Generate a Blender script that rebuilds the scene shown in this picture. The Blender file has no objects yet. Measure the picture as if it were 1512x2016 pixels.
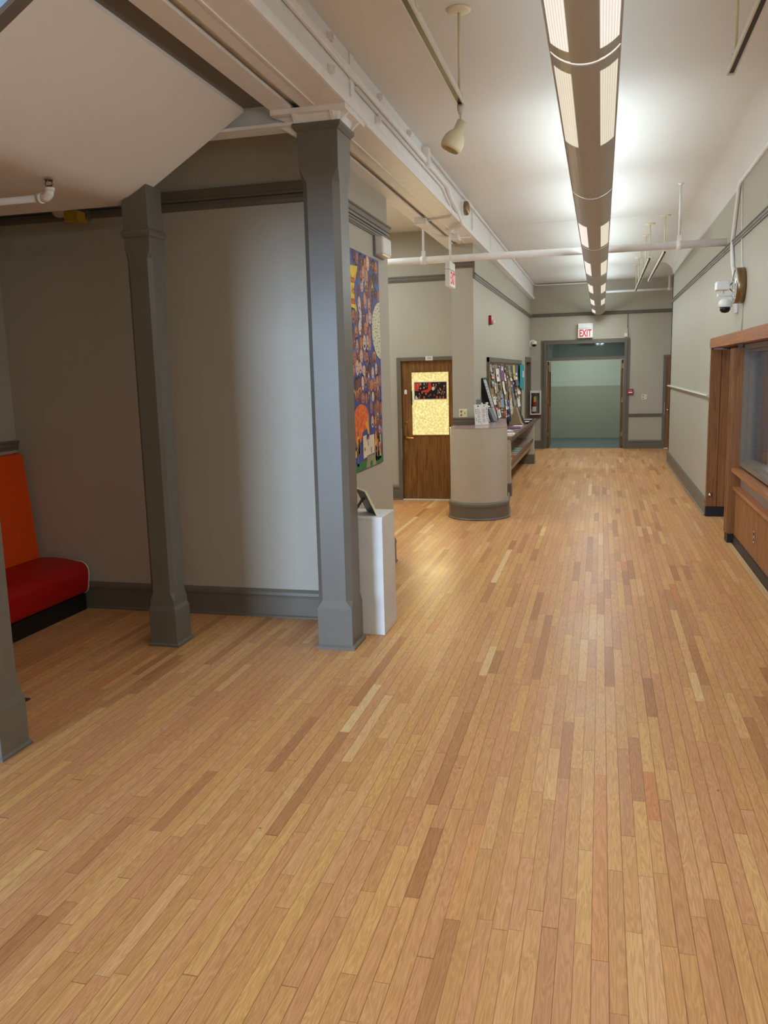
LK = 1.0   # lamp power factor
DK = 1.0   # daylight factor
EXPO = 0.06
CAMA = (0.255705, 0.164041, -0.025588)   # yaw, pitch, roll
import bpy, bmesh, math, random
from mathutils import Vector, Matrix
random.seed(7)
S = bpy.context.scene
COL = S.collection
PI = math.pi

# ---------------------------------------------------------------- materials
def lin(c):
    return tuple((v/12.92 if v <= .04045 else ((v+.055)/1.055)**2.4) for v in (x/255 for x in c))
def new_mat(name):
    m = bpy.data.materials.new(name); m.use_nodes = True
    nt = m.node_tree
    return m, nt, nt.nodes['Principled BSDF']
def paint(name, rgb, rough=.55, var=.04, scale=6.0, bump=.0, bscale=180, metal=0., spec=.35, coat=0.):
    m, nt, b = new_mat(name); L = nt.links
    c = lin(rgb)
    tc = nt.nodes.new('ShaderNodeTexCoord')
    n = nt.nodes.new('ShaderNodeTexNoise'); n.inputs['Scale'].default_value = scale; n.inputs['Detail'].default_value = 4
    L.new(tc.outputs['Object'], n.inputs['Vector'])
    r = nt.nodes.new('ShaderNodeValToRGB')
    r.color_ramp.elements[0].position = .3; r.color_ramp.elements[1].position = .7
    r.color_ramp.elements[0].color = (*[v*(1-var) for v in c], 1)
    r.color_ramp.elements[1].color = (*[min(1, v*(1+var)) for v in c], 1)
    L.new(n.outputs['Fac'], r.inputs['Fac']); L.new(r.outputs['Color'], b.inputs['Base Color'])
    b.inputs['Roughness'].default_value = rough; b.inputs['Metallic'].default_value = metal
    b.inputs['Specular IOR Level'].default_value = spec
    b.inputs['Coat Weight'].default_value = coat
    if bump:
        n2 = nt.nodes.new('ShaderNodeTexNoise'); n2.inputs['Scale'].default_value = bscale; n2.inputs['Detail'].default_value = 2
        L.new(tc.outputs['Object'], n2.inputs['Vector'])
        bp = nt.nodes.new('ShaderNodeBump'); bp.inputs['Strength'].default_value = bump; bp.inputs['Distance'].default_value = .002
        L.new(n2.outputs['Fac'], bp.inputs['Height']); L.new(bp.outputs['Normal'], b.inputs['Normal'])
    return m
def wood(name, dark, light, axis='Z', rough=.38, scale=1.0):
    m, nt, b = new_mat(name); L = nt.links
    tc = nt.nodes.new('ShaderNodeTexCoord'); mp = nt.nodes.new('ShaderNodeMapping')
    L.new(tc.outputs['Object'], mp.inputs['Vector'])
    s = {'X': (1.2, 26, 26), 'Y': (26, 1.2, 26), 'Z': (26, 26, 1.2)}[axis]
    mp.inputs['Scale'].default_value = [v*scale for v in s]
    n = nt.nodes.new('ShaderNodeTexNoise'); n.inputs['Scale'].default_value = 1.6; n.inputs['Detail'].default_value = 7; n.inputs['Distortion'].default_value = 1.2
    L.new(mp.outputs['Vector'], n.inputs['Vector'])
    r = nt.nodes.new('ShaderNodeValToRGB')
    r.color_ramp.elements[0].position = .28; r.color_ramp.elements[1].position = .72
    r.color_ramp.elements[0].color = (*lin(dark), 1); r.color_ramp.elements[1].color = (*lin(light), 1)
    L.new(n.outputs['Fac'], r.inputs['Fac']); L.new(r.outputs['Color'], b.inputs['Base Color'])
    b.inputs['Roughness'].default_value = rough; b.inputs['Specular IOR Level'].default_value = .4
    return m
def glow(name, rgb, strength, base=(200, 200, 195), lines=0):
    m, nt, b = new_mat(name)
    b.inputs['Base Color'].default_value = (*lin(base), 1)
    b.inputs['Emission Color'].default_value = (*lin(rgb), 1); b.inputs['Emission Strength'].default_value = strength
    if lines:   # ribbed lamp lens
        L = nt.links
        tc = nt.nodes.new('ShaderNodeTexCoord'); w = nt.nodes.new('ShaderNodeTexWave')
        w.bands_direction = 'X'; w.inputs['Scale'].default_value = lines; w.inputs['Distortion'].default_value = .3
        L.new(tc.outputs['Object'], w.inputs['Vector'])
        mr = nt.nodes.new('ShaderNodeMapRange'); mr.inputs[3].default_value = strength*.8; mr.inputs[4].default_value = strength*1.15
        L.new(w.outputs['Fac'], mr.inputs[0]); L.new(mr.outputs[0], b.inputs['Emission Strength'])
    return m
def plank_floor():
    m, nt, b = new_mat('oak_strip_floor'); L = nt.links; N = nt.nodes.new
    def math_(op, a, c=None, d=None):
        n = N('ShaderNodeMath'); n.operation = op
        for i, v in enumerate((a, c, d)):
            if v is None: continue
            if hasattr(v, 'links'): L.new(v, n.inputs[i])
            else: n.inputs[i].default_value = v
        return n.outputs[0]
    def wn(a, c=None):
        cb = N('ShaderNodeCombineXYZ'); L.new(a, cb.inputs[0])
        if c is not None: L.new(c, cb.inputs[1])
        w = N('ShaderNodeTexWhiteNoise'); w.noise_dimensions = '3D'; L.new(cb.outputs[0], w.inputs['Vector']); return w
    geo = N('ShaderNodeNewGeometry'); sp = N('ShaderNodeSeparateXYZ'); L.new(geo.outputs['Position'], sp.inputs[0])
    W = .0572
    xs = math_('DIVIDE', sp.outputs[0], W)
    row = math_('FLOOR', xs); fx = math_('FRACT', xs)
    r1 = wn(row); sr = N('ShaderNodeSeparateColor'); L.new(r1.outputs['Color'], sr.inputs[0])
    ln = math_('MULTIPLY_ADD', sr.outputs[0], .7, .5)
    yy = math_('ADD', sp.outputs[1], math_('MULTIPLY', sr.outputs[1], 9.))
    # wobble so that the end joints of a row are not evenly spaced
    ys = math_('DIVIDE', yy, ln)
    ys = math_('ADD', ys, math_('MULTIPLY', math_('SINE', math_('MULTIPLY', yy, 2.3)), .22))
    idx = math_('FLOOR', ys); fy = math_('FRACT', ys)
    r2 = wn(row, idx); s2 = N('ShaderNodeSeparateColor'); L.new(r2.outputs['Color'], s2.inputs[0])
    ramp = N('ShaderNodeValToRGB'); cr = ramp.color_ramp
    cols = [(0, (178, 124, 80)), (.1, (198, 142, 96)), (.25, (206, 148, 102)), (.4, (208, 154, 98)), (.55, (200, 146, 95)), (.7, (213, 162, 101)), (.82, (206, 149, 105)), (.92, (217, 170, 112)), (.965, (204, 134, 84)), (1., (228, 190, 138))]
    while len(cr.elements) < len(cols): cr.elements.new(.5)
    for e, (p, c) in zip(cr.elements, cols): e.position = p; e.color = (*lin(c), 1)
    L.new(s2.outputs[0], ramp.inputs['Fac'])
    # grain
    cb = N('ShaderNodeCombineXYZ')
    L.new(math_('MULTIPLY_ADD', sp.outputs[0], 30., math_('MULTIPLY', s2.outputs[1], 90.)), cb.inputs[0])
    L.new(math_('MULTIPLY_ADD', sp.outputs[1], 2.6, math_('MULTIPLY', s2.outputs[2], 70.)), cb.inputs[1])
    wv = N('ShaderNodeTexNoise'); wv.inputs['Scale'].default_value = 1.0; wv.inputs['Detail'].default_value = 2; wv.inputs['Distortion'].default_value = .6
    L.new(cb.outputs[0], wv.inputs['Vector'])
    rings = math_('SINE', math_('MULTIPLY', wv.outputs['Fac'], 55.))
    cb2 = N('ShaderNodeCombineXYZ')
    L.new(math_('MULTIPLY_ADD', sp.outputs[0], 190., math_('MULTIPLY', s2.outputs[1], 90.)), cb2.inputs[0])
    L.new(math_('MULTIPLY', sp.outputs[1], 9.), cb2.inputs[1])
    fn = N('ShaderNodeTexNoise'); fn.inputs['Scale'].default_value = 1.; fn.inputs['Detail'].default_value = 4; L.new(cb2.outputs[0], fn.inputs['Vector'])
    g = math_('ADD', math_('MULTIPLY', rings, .10), math_('MULTIPLY_ADD', fn.outputs['Fac'], .34, .84))
    # wear: large soft mottling of the finish
    big = N('ShaderNodeTexNoise'); big.inputs['Scale'].default_value = .9; big.inputs['Detail'].default_value = 3; L.new(geo.outputs['Position'], big.inputs['Vector'])
    g = math_('MULTIPLY', g, math_('MULTIPLY_ADD', big.outputs['Fac'], .14, .92))
    # joints
    gw = math_('MULTIPLY_ADD', sr.outputs[2], .022, .014)
    gx = math_('LESS_THAN', math_('SUBTRACT', .5, math_('ABSOLUTE', math_('SUBTRACT', fx, .5))), gw)
    gy = math_('LESS_THAN', math_('MULTIPLY', fy, ln), .0028)
    gap = math_('MAXIMUM', gx, gy)
    g = math_('MULTIPLY', g, math_('SUBTRACT', 1., math_('MULTIPLY', gap, .5)))
    mul = N('ShaderNodeMix'); mul.data_type = 'RGBA'; mul.blend_type = 'MULTIPLY'; mul.inputs[0].default_value = 1.
    gc = N('ShaderNodeCombineColor'); 
    for i in range(3): L.new(math_('POWER', g, (.9, 1.05, 1.2)[i]), gc.inputs[i])
    L.new(ramp.outputs['Color'], mul.inputs[6]); L.new(gc.outputs[0], mul.inputs[7])
    # small dark knots and nail marks
    kn = N('ShaderNodeTexVoronoi'); kn.inputs['Scale'].default_value = 2.4; L.new(geo.outputs['Position'], kn.inputs['Vector'])
    km = math_('LESS_THAN', kn.outputs['Distance'], .018)
    mk = N('ShaderNodeMix'); mk.data_type = 'RGBA'; mk.inputs[7].default_value = (*lin((96, 60, 34)), 1)
    L.new(math_('MULTIPLY', km, .7), mk.inputs[0]); L.new(mul.outputs[2], mk.inputs[6])
    L.new(mk.outputs[2], b.inputs['Base Color'])
    L.new(math_('MULTIPLY_ADD', big.outputs['Fac'], .22, .25), b.inputs['Roughness'])
    b.inputs['Specular IOR Level'].default_value = .1
    bp = N('ShaderNodeBump'); bp.inputs['Strength'].default_value = .25; bp.inputs['Distance'].default_value = .0015
    L.new(math_('SUBTRACT', math_('MULTIPLY', fn.outputs['Fac'], .35), gap), bp.inputs['Height']); L.new(bp.outputs['Normal'], b.inputs['Normal'])
    return m

M = {}
M['floor'] = plank_floor()
M['wall'] = paint('grey_green_wall_paint', (183, 176, 159), .6, .02, 2.5, .15)
M['ceil'] = paint('white_ceiling_paint', (228, 223, 215), .75, .015, 1.5, .1)
M['white'] = paint('white_gloss_paint', (244, 241, 238), .4, .03, 9)
M['trim'] = paint('taupe_trim_paint', (112, 104, 91), .42, .05, 7)
M['pillar'] = paint('taupe_pillar_paint', (112, 106, 95), .4, .05, 5, .15, 60)
M['black'] = paint('black_vinyl', (22, 21, 20), .45)
M['blackm'] = paint('black_plastic', (18, 17, 18), .35)
M['cream'] = paint('cream_enamel', (234, 224, 188), .4)
M['railcream'] = paint('off_white_rail_enamel', (238, 233, 216), .4)
M['offwhite'] = paint('white_plastic', (232, 230, 224), .35)
M['chrome'] = paint('brushed_metal', (200, 196, 188), .25, .05, 20, metal=1.)
M['bronze'] = paint('bronze_metal', (150, 128, 98), .3, .08, 20, metal=1.)
M['brass'] = paint('satin_brass', (214, 176, 120), .28, .05, 20, metal=1.)
M['red'] = paint('red_enamel', (168, 26, 34), .35)
M['redv'] = paint('red_vinyl', (176, 10, 8), .42, .05, 40, .1, 300)
M['orangev'] = paint('orange_vinyl', (236, 82, 8), .5, .05, 40, .1, 300)
M['piping'] = paint('white_piping', (226, 214, 204), .45)
M['door'] = wood('oak_door_veneer', (90, 58, 24), (154, 106, 54), 'Z')
M['doory'] = wood('oak_door_edge', (92, 52, 24), (148, 92, 46), 'Z')
M['oakz'] = wood('red_oak_upright', (112, 68, 32), (154, 101, 54), 'Z', .35)
M['oaky'] = wood('red_oak_rail', (150, 92, 52), (186, 122, 76), 'Y', .35)
M['slat'] = wood('red_oak_slat', (128, 80, 42), (172, 114, 66), 'Z', .4)
M['palewood'] = wood('pale_border_board', (196, 156, 106), (222, 184, 134), 'Y', .4)
M['alu'] = paint('grey_painted_aluminium', (122, 110, 96), .38, .03, 8)
M['lam'] = paint('mauve_laminate', (158, 128, 124), .22, .06, 14, spec=.5)
M['lamedge'] = paint('brown_laminate_edge', (112, 86, 76), .35, .05, 12)
M['counter'] = paint('counter_wall_paint', (190, 182, 164), .5, .03, 5)
M['tan'] = paint('tan_cork', (158, 134, 104), .8, .1, 60)
M['ped'] = paint('white_plinth_paint', (222, 220, 214), .55, .05, 6)
M['taupeled'] = paint('mauve_taupe_sill_panel', (168, 146, 130), .5)
M['fixture'] = paint('pale_painted_steel', (196, 202, 212), .42, .02, 4)
M['fixture2'] = paint('pale_painted_steel_side', (202, 208, 216), .42, .02, 4)
M['teal'] = paint('teal_floor_paint', (84, 96, 98), .4)
M['block'] = paint('pale_green_block_paint', (160, 172, 164), .5)
M['block2'] = paint('grey_green_block_paint', (134, 140, 126), .5)
M['mat'] = paint('dark_floor_mat', (56, 48, 44), .9)
M['grey'] = paint('grey_steel', (120, 120, 124), .4)
M['acry'] = paint('smoked_acrylic', (120, 122, 128), .15, spec=.6)
M['lblue'] = paint('blue_grey_wall', (150, 160, 168), .5)
M['paper'] = paint('white_paper', (236, 232, 224), .6)
M['ink'] = paint('dark_ink', (40, 38, 40), .6)
M['yellow'] = paint('yellow_label', (232, 200, 40), .5)
M['exitred'] = glow('exit_letter_red', (230, 40, 60), .18, (205, 34, 56))
M['exitface'] = glow('exit_sign_face', (255, 246, 236), .15, (230, 226, 220))
M['lens'] = glow('lamp_lens_bright', (255, 246, 236), .78, (190, 186, 180), 30)
M['lens2'] = glow('lamp_lens', (255, 248, 226), .62, (180, 176, 166), 30)
M['seam'] = glow('lamp_joint_glow', (255, 250, 240), .8)
M['tube'] = glow('lamp_tube', (255, 250, 240), 3.)

def glass_mat(name, tint=(200, 215, 215), alpha=.18, rough=.03):
    m, nt, b = new_mat(name); L = nt.links
    out = nt.nodes['Material Output']
    tr = nt.nodes.new('ShaderNodeBsdfTransparent'); tr.inputs['Color'].default_value = (*lin(tint), 1)
    gl = nt.nodes.new('ShaderNodeBsdfGlossy'); gl.inputs['Roughness'].default_value = rough; gl.inputs['Color'].default_value = (.9, .92, .95, 1)
    fr = nt.nodes.new('ShaderNodeLayerWeight'); fr.inputs['Blend'].default_value = .5
    pw = nt.nodes.new('ShaderNodeMath'); pw.operation = 'POWER'; pw.inputs[1].default_value = 4.; L.new(fr.outputs['Facing'], pw.inputs[0])
    ad = nt.nodes.new('ShaderNodeMath'); ad.operation = 'MULTIPLY_ADD'; ad.inputs[1].default_value = .8; ad.inputs[2].default_value = alpha; ad.use_clamp = True
    L.new(pw.outputs[0], ad.inputs[0])
    mx = nt.nodes.new('ShaderNodeMixShader'); L.new(ad.outputs[0], mx.inputs[0]); L.new(tr.outputs[0], mx.inputs[1]); L.new(gl.outputs[0], mx.inputs[2])
    L.new(mx.outputs[0], out.inputs['Surface'])
    nt.nodes.remove(b)
    return m
M['glass'] = glass_mat('window_glass', (250, 252, 251), .04)
M['transom'] = glass_mat('transom_glass', (184, 190, 194), .07)
def frosted():
    # obscure glass with the lamp of the room behind it shining through
    m, nt, b = new_mat('lit_obscure_glass'); L = nt.links
    tc = nt.nodes.new('ShaderNodeTexCoord')
    v = nt.nodes.new('ShaderNodeTexVoronoi'); v.feature = 'SMOOTH_F1'; v.inputs['Scale'].default_value = 34; L.new(tc.outputs['Object'], v.inputs['Vector'])
    n = nt.nodes.new('ShaderNodeTexNoise'); n.inputs['Scale'].default_value = 46; n.inputs['Detail'].default_value = 3; L.new(tc.outputs['Object'], n.inputs['Vector'])
    mx = nt.nodes.new('ShaderNodeMath'); mx.operation = 'MULTIPLY'; L.new(v.outputs['Distance'], mx.inputs[0]); L.new(n.outputs['Fac'], mx.inputs[1])
    r = nt.nodes.new('ShaderNodeValToRGB')
    e = r.color_ramp.elements
    e[0].position = .08; e[0].color = (*lin((206, 186, 110)), 1)
    e[1].position = .42; e[1].color = (*lin((255, 246, 176)), 1)
    L.new(mx.outputs[0], r.inputs['Fac']); L.new(r.outputs['Color'], b.inputs['Emission Color'])
    b.inputs['Emission Strength'].default_value = .92
    b.inputs['Base Color'].default_value = (*lin((150, 140, 100)), 1); b.inputs['Roughness'].default_value = .2
    return m
M['frost'] = frosted()

# ---------------------------------------------------------------- mesh helpers
def box(bm, x0, x1, y0, y1, z0, z1, mi=0, M4=None):
    v = [bm.verts.new((x, y, z)) for x in (x0, x1) for y in (y0, y1) for z in (z0, z1)]
    if M4: 
        for q in v: q.co = M4 @ q.co
    fs = []
    for f in ((0, 1, 3, 2), (4, 6, 7, 5), (0, 4, 5, 1), (2, 3, 7, 6), (0, 2, 6, 4), (1, 5, 7, 3)):
        q = bm.faces.new([v[i] for i in f]); q.material_index = mi; fs.append(q)
    return v
def prism(bm, poly, axis, a0, a1, mi=0, smooth=False):
    """poly: list of 2D points in the plane across axis (X: (y,z), Y: (x,z), Z: (x,y))"""
    def P(p, a):
        return {'X': (a, p[0], p[1]), 'Y': (p[0], a, p[1]), 'Z': (p[0], p[1], a)}[axis]
    A = [bm.verts.new(P(p, a0)) for p in poly]; B = [bm.verts.new(P(p, a1)) for p in poly]
    n = len(poly)
    for i in range(n):
        f = bm.faces.new((A[i], A[(i+1) % n], B[(i+1) % n], B[i])); f.material_index = mi; f.smooth = smooth
    f = bm.faces.new(A[::-1]); f.material_index = mi
    f = bm.faces.new(B); f.material_index = mi
def ring_frame(d):
    d = d.normalized()
    up = Vector((0, 0, 1)) if abs(d.z) < .9 else Vector((1, 0, 0))
    a = d.cross(up).normalized(); return a, d.cross(a).normalized()
def tube(bm, pts, r, seg=12, mi=0, caps=True):
    pts = [Vector(p) for p in pts]; rs = r if isinstance(r, (list, tuple)) else [r]*len(pts)
    rings = []
    a = None
    for i, p in enumerate(pts):
        if i == 0: d = pts[1]-pts[0]
        elif i == len(pts)-1: d = pts[-1]-pts[-2]
        else: d = (pts[i+1]-p).normalized()+(p-pts[i-1]).normalized()
        d.normalize()
        if a is None: a, b = ring_frame(d)
        else:
            a = (a-d*a.dot(d)).normalized(); b = d.cross(a).normalized()
        rings.append([bm.verts.new(p+rs[i]*(math.cos(2*PI*k/seg)*a+math.sin(2*PI*k/seg)*b)) for k in range(seg)])
    for A, B in zip(rings, rings[1:]):
        for k in range(seg):
            f = bm.faces.new((A[k], A[(k+1) % seg], B[(k+1) % seg], B[k])); f.smooth = True; f.material_index = mi
    if caps:
        f = bm.faces.new(rings[0][::-1]); f.material_index = mi
        f = bm.faces.new(rings[-1]); f.material_index = mi
def lathe(bm, prof, M4, seg=24, mi=0):
    """prof: (radius, height) list turned about local Z, placed by M4"""
    rings = []
    for r, h in prof:
        if r < 1e-5: rings.append([bm.verts.new(M4 @ Vector((0, 0, h)))])
        else: rings.append([bm.verts.new(M4 @ Vector((r*math.cos(2*PI*k/seg), r*math.sin(2*PI*k/seg), h))) for k in range(seg)])
    for A, B in zip(rings, rings[1:]):
        for k in range(seg):
            k2 = (k+1) % seg
            if len(A) == 1 and len(B) == 1: continue
            if len(A) == 1: f = bm.faces.new((A[0], B[k2], B[k]))
            elif len(B) == 1: f = bm.faces.new((A[k], A[k2], B[0]))
            else: f = bm.faces.new((A[k], A[k2], B[k2], B[k]))
            f.smooth = True; f.material_index = mi
    if len(rings[0]) > 1: bm.faces.new(rings[0][::-1]).material_index = mi
    if len(rings[-1]) > 1: bm.faces.new(rings[-1]).material_index = mi
def poly(bm, pts, mi=0):
    f = bm.faces.new([bm.verts.new(p) for p in pts]); f.material_index = mi; return f
def BM(): return bmesh.new()
def bx(*a, **k):
    bm = BM(); box(bm, *a, **k); return bm
def arc(cx, cy, r, a0, a1, n):
    return [(cx+r*math.cos(math.radians(a0+(a1-a0)*i/n)), cy+r*math.sin(math.radians(a0+(a1-a0)*i/n))) for i in range(n+1)]

def wloc(o):
    v = Vector((0, 0, 0))
    while o: v = v+Vector(o.location); o = o.parent
    return v
def obj(name, bm, mats, parent=None, loc=None, bevel=0, kind=None, label=None, split=False):
    """bm is in world coordinates; the object's origin is moved to loc (top level) or shared with its parent"""
    off = wloc(parent) if parent else Vector(loc if loc else (0, 0, 0))
    if off.length: bmesh.ops.translate(bm, verts=bm.verts, vec=-off)
    bmesh.ops.recalc_face_normals(bm, faces=bm.faces)
    me = bpy.data.meshes.new(name); bm.to_mesh(me); bm.free()
    for m in (mats if isinstance(mats, (list, tuple)) else [mats]): me.materials.append(m)
    o = bpy.data.objects.new(name, me); COL.objects.link(o)
    if parent: o.parent = parent
    elif loc: o.location = loc
    if split:
        es = o.modifiers.new('edge_split', 'EDGE_SPLIT'); es.split_angle = math.radians(28)
    if bevel:
        b = o.modifiers.new('bevel', 'BEVEL'); b.width = bevel; b.segments = 2; b.limit_method = 'ANGLE'
    if kind: o['kind'] = kind
    if label: o['label'] = label
    return o
def struct(name, bm, mats, **k): return obj(name, bm, mats, kind='structure', **k)
def thing(name, loc, label, cat, group=None):
    o = bpy.data.objects.new(name, None); COL.objects.link(o); o.location = loc; o.empty_display_size = .05
    return tag(o, label, cat, group)
def tag(o, label, cat, group=None):
    o['label'] = label; o['category'] = cat
    if group: o['group'] = group
    return o
def copy_thing(src, loc, label):
    def cp(o, par):
        c = o.copy(); COL.objects.link(c); c.parent = par
        for ch in list(o.children): cp(ch, c)
        return c
    r = cp(src, None); r.location = loc; r['label'] = label; return r
def text(name, s, size, M4, mat, parent, depth=.001, align='CENTER', sx=1.0, bold=0.):
    cu = bpy.data.curves.new(name, 'FONT'); cu.body = s; cu.size = size; cu.align_x = align; cu.align_y = 'CENTER'; cu.extrude = depth; cu.offset = bold*size
    t = bpy.data.objects.new(name+'_curve', cu); COL.objects.link(t)
    bpy.context.view_layer.update()
    me = bpy.data.meshes.new_from_object(t.evaluated_get(bpy.context.evaluated_depsgraph_get()))
    bpy.data.objects.remove(t)
    bm = BM(); bm.from_mesh(me); bpy.data.meshes.remove(me)
    bmesh.ops.transform(bm, matrix=M4 @ Matrix.Diagonal((sx, 1, 1, 1)), verts=bm.verts)
    return obj(name, bm, mat, parent)
def axes(o, x, y, z):
    m = Matrix((x, y, z)).transposed().to_4x4(); m.translation = Vector(o); return m
def face_px(x, y, z): return axes((x, y, z), (0, 1, 0), (0, 0, 1), (1, 0, 0))     # plane looking to +X
def face_nx(x, y, z): return axes((x, y, z), (0, -1, 0), (0, 0, 1), (-1, 0, 0))
def face_ny(x, y, z): return axes((x, y, z), (1, 0, 0), (0, 0, 1), (0, -1, 0))    # plane looking to -Y

# mouldings: profile (out from wall, z) swept along a wall
def mould(name, prof, axis, wallpos, sign, a0, a1, mat, parent=None, kind='structure'):
    bm = BM()
    prism(bm, [(wallpos+sign*d, z) for d, z in prof], 'Y' if axis == 'Y' else 'X', a0, a1)
    return obj(name, bm, mat, parent, kind=kind if not parent else None)
def rail_prof(z0, z1, d=.035):
    h = z1-z0
    return [(0, z0), (d*.45, z0), (d*.55, z0+h*.18), (d*.5, z0+h*.24), (d*.7, z0+h*.3), (d*.75, z0+h*.72), (d, z0+h*.8), (d, z0+h*.95), (d*.8, z1), (0, z1)]
def base_prof(h=.235):
    return [(0, 0), (.034, 0), (.034, .012), (.02, .022), (.018, h*.70), (.021, h*.72), (.021, h*.75), (.026, h*.8), (.022, h*.9), (.012, h*.97), (.008, h), (0, h)]
# ================================================================= SETTING
WT, TR = M['wall'], M['trim']
H = 4.03
struct('floor', bx(-5.2, 3.4, -4.2, 21.35, -.1, 0), M['floor'])
bm = BM()
box(bm, -2.3, 1.12, -4.2, 21.4, H, H+.12)
box(bm, 1.12, 2.8, 18.2, 21.4, H, H+.12)
box(bm, -5.2, -2.3, 8.35, 12.7, H, H+.12)
struct('ceiling', bm, M['ceil'])
# cove where the right wall turns into the ceiling
bm = BM(); prism(bm, arc(1.12, 3.78, .25, 0, 90, 16)+[(1.5, H+.1), (1.5, 3.78)], 'Y', -4.2, 18.2, smooth=False)
o = struct('trim_1', bm, M['ceil'], split=True)
for p in o.data.polygons: p.use_smooth = abs(p.normal.y) < .5
# faint paint ridge across the ceiling
struct('trim_2', bx(-1.58, 1.2, 12.6, 12.612, H-.004, H), M['white'])
# right wall: plain part, part over the timber front, far end return
bm = BM()
box(bm, 1.37, 1.55, 11.55, 18.2, 0, 3.8)
box(bm, 1.37, 1.55, -4.2, 11.55, 2.29, 3.8)
box(bm, 1.37, 1.55, -4.2, 4.0, 0, 2.29)
box(bm, 1.37, 2.8, 18.05, 18.2, 0, H)
struct('wall_right', bm, WT)
struct('wall_right_return', bx(2.65, 2.8, 18.2, 21.25, 0, H), WT)
# end wall with the double-door opening
bm = BM()
box(bm, -1.85, -1.37, 21.25, 21.4, 0, H)
box(bm, .6, 2.8, 21.25, 21.4, 0, H)
box(bm, -1.37, .6, 21.25, 21.4, 2.61, H)
struct('wall_end', bm, WT)
# left wall past the corridor, with a doorway near its end
bm = BM()
box(bm, -2.0, -1.7, 11.6, 19.74, 0, H)
box(bm, -2.0, -1.7, 19.74, 21.18, 2.2, H)
box(bm, -2.0, -1.7, 21.18, 21.25, 0, H)
struct('wall_left_far', bm, WT)
# corridor wall with the oak door
bm = BM()
box(bm, -5.2, -3.03, 12.6, 12.75, 0, H)
box(bm, -3.03, -2.0, 12.6, 12.75, 2.19, H)
struct('wall_corridor', bm, WT)
struct('wall_corridor_end', bx(-5.2, -5.05, 8.35, 12.6, 0, H), WT)
# block between the seating alcove and the corridor: its faces carry the bench alcove and the mural
struct('wall_alcove', bx(-4.9, -2.08, 6.2, 8.35, 0, H), WT)
# left wall, and the back wall with the glazed door that gives the alcove its daylight
struct('wall_left', bx(-5.05, -4.9, -4.2, 8.35, 0, H), WT)
bm = BM()
box(bm, -3.3, 1.55, -4.35, -4.2, 0, H); box(bm, -5.05, -4.9, -4.35, -4.2, 0, H); box(bm, -4.9, -3.3, -4.35, -4.2, 2.25, H)
struct('wall_back', bm, WT)
struct('wall_partition', bx(-4.9, -3.2, 3.49, 3.63, 0, 3.15), WT)
# stairwell above the alcove
bm = BM()
box(bm, -5.05, -4.9, -4.2, 6.3, H, 6.6); box(bm, -2.4, -2.3, -4.2, 6.3, H+.12, 6.6)
box(bm, -4.9, -2.4, -4.3, -4.2, H, 6.6)
box(bm, -4.9, -2.4, 6.2, 6.3, H, 6.6)
struct('wall_stairwell', bm, M['lblue'])
struct('ceiling_stairwell', bx(-5.05, -2.3, -4.3, 6.3, 6.6, 6.7), M['ceil'])
# flat ceiling strip behind the cross beam
struct('ceiling_alcove', bx(-4.9, -2.08, 5.6, 6.2, 3.95, H), M['ceil'])

# --- sloping underside of the stair
SL = .6; ZS = 3.255; XS = -3.016
def zs(x): return ZS+SL*(x-XS)
XF = -3.18
bm = BM()
prism(bm, [(-4.9, zs(XF)), (XF-.12, zs(XF)), (XF-.04, zs(XF)+.008), (XF+.04, zs(XF)+.03), (XF+.12, zs(XF+.12)), (-2.312, zs(-2.312)), (-2.312, zs(-2.312)+.1), (XF-.1, zs(XF)+.09), (-4.9, zs(XF)+.09)], 'Y', 3.47, 5.45, smooth=False)
st = thing('staircase', (-3.2, 4.4, zs(XF)), 'white plastered sloping underside of a staircase over the bench alcove', 'staircase')
o = obj('soffit', bm, paint('white_soffit_paint', (242, 238, 234), .7, .015, 1.5, .1), st, split=True)
for p in o.data.polygons: p.use_smooth = abs(p.normal.y) < .5
bm = BM(); prism(bm, [(-4.9, zs(XF)-.0), (XF, zs(XF)), (-2.312, zs(-2.312)), (-2.312, zs(-2.312)+.1), (XF, zs(XF)+.1), (-4.9, zs(XF)+.1)], 'Y', 3.40, 3.47)
obj('stringer', bm, M['trim'], st, label='taupe painted stair stringer at the near edge')
bm = BM(); prism(bm, [(-4.9, zs(XF)+.002), (XF, zs(XF)+.002), (-2.312, zs(-2.312)+.002), (-2.312, zs(-2.312)+.5), (XF, zs(XF)+.5), (-4.9, zs(XF)+.5)], 'Y', 3.37, 3.40); obj('fascia_board', bm, M['lblue'], st)
obj('gap_shade_strip', bx(-2.312, -2.07, 3.40, 5.45, 3.70, 3.72), M['trim'], st, label='taupe strip standing in for the shade in the gap between stair and beam')  # added strip, its taupe colour supplies the shade of the open gap
# --- picture rails, chair rails, baseboards
mould('trim_3', rail_prof(3.215, 3.275), 'Y', 1.37, -1, -4, 18.2, TR)
mould('trim_4', rail_prof(3.205, 3.275), 'Y', -1.7, 1, 11.6, 21.25, TR)
mould('trim_5', rail_prof(3.225, 3.305), 'X', 21.25, -1, -1.66, 2.65, TR)
mould('trim_6', rail_prof(3.30, 3.385), 'X', 12.6, -1, -5, -2.0, TR)
bm = BM()
prism(bm, [(11.6-d, z) for d, z in rail_prof(3.345, 3.425)], 'X', -2.0, -1.68)
box(bm, -1.7, -1.68, 11.575, 11.64, 3.205, 3.425)
struct('trim_7', bm, TR)
bm = BM()
prism(bm, [(-2.08+d, z) for d, z in rail_prof(3.295, 3.385, .045)], 'Y', 6.2, 8.36)
prism(bm, [(-2.08+d, z) for d, z in rail_prof(3.225, 3.27, .03)], 'Y', 6.2, 8.34)
struct('trim_8', bm, TR)
bm = BM()
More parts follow.
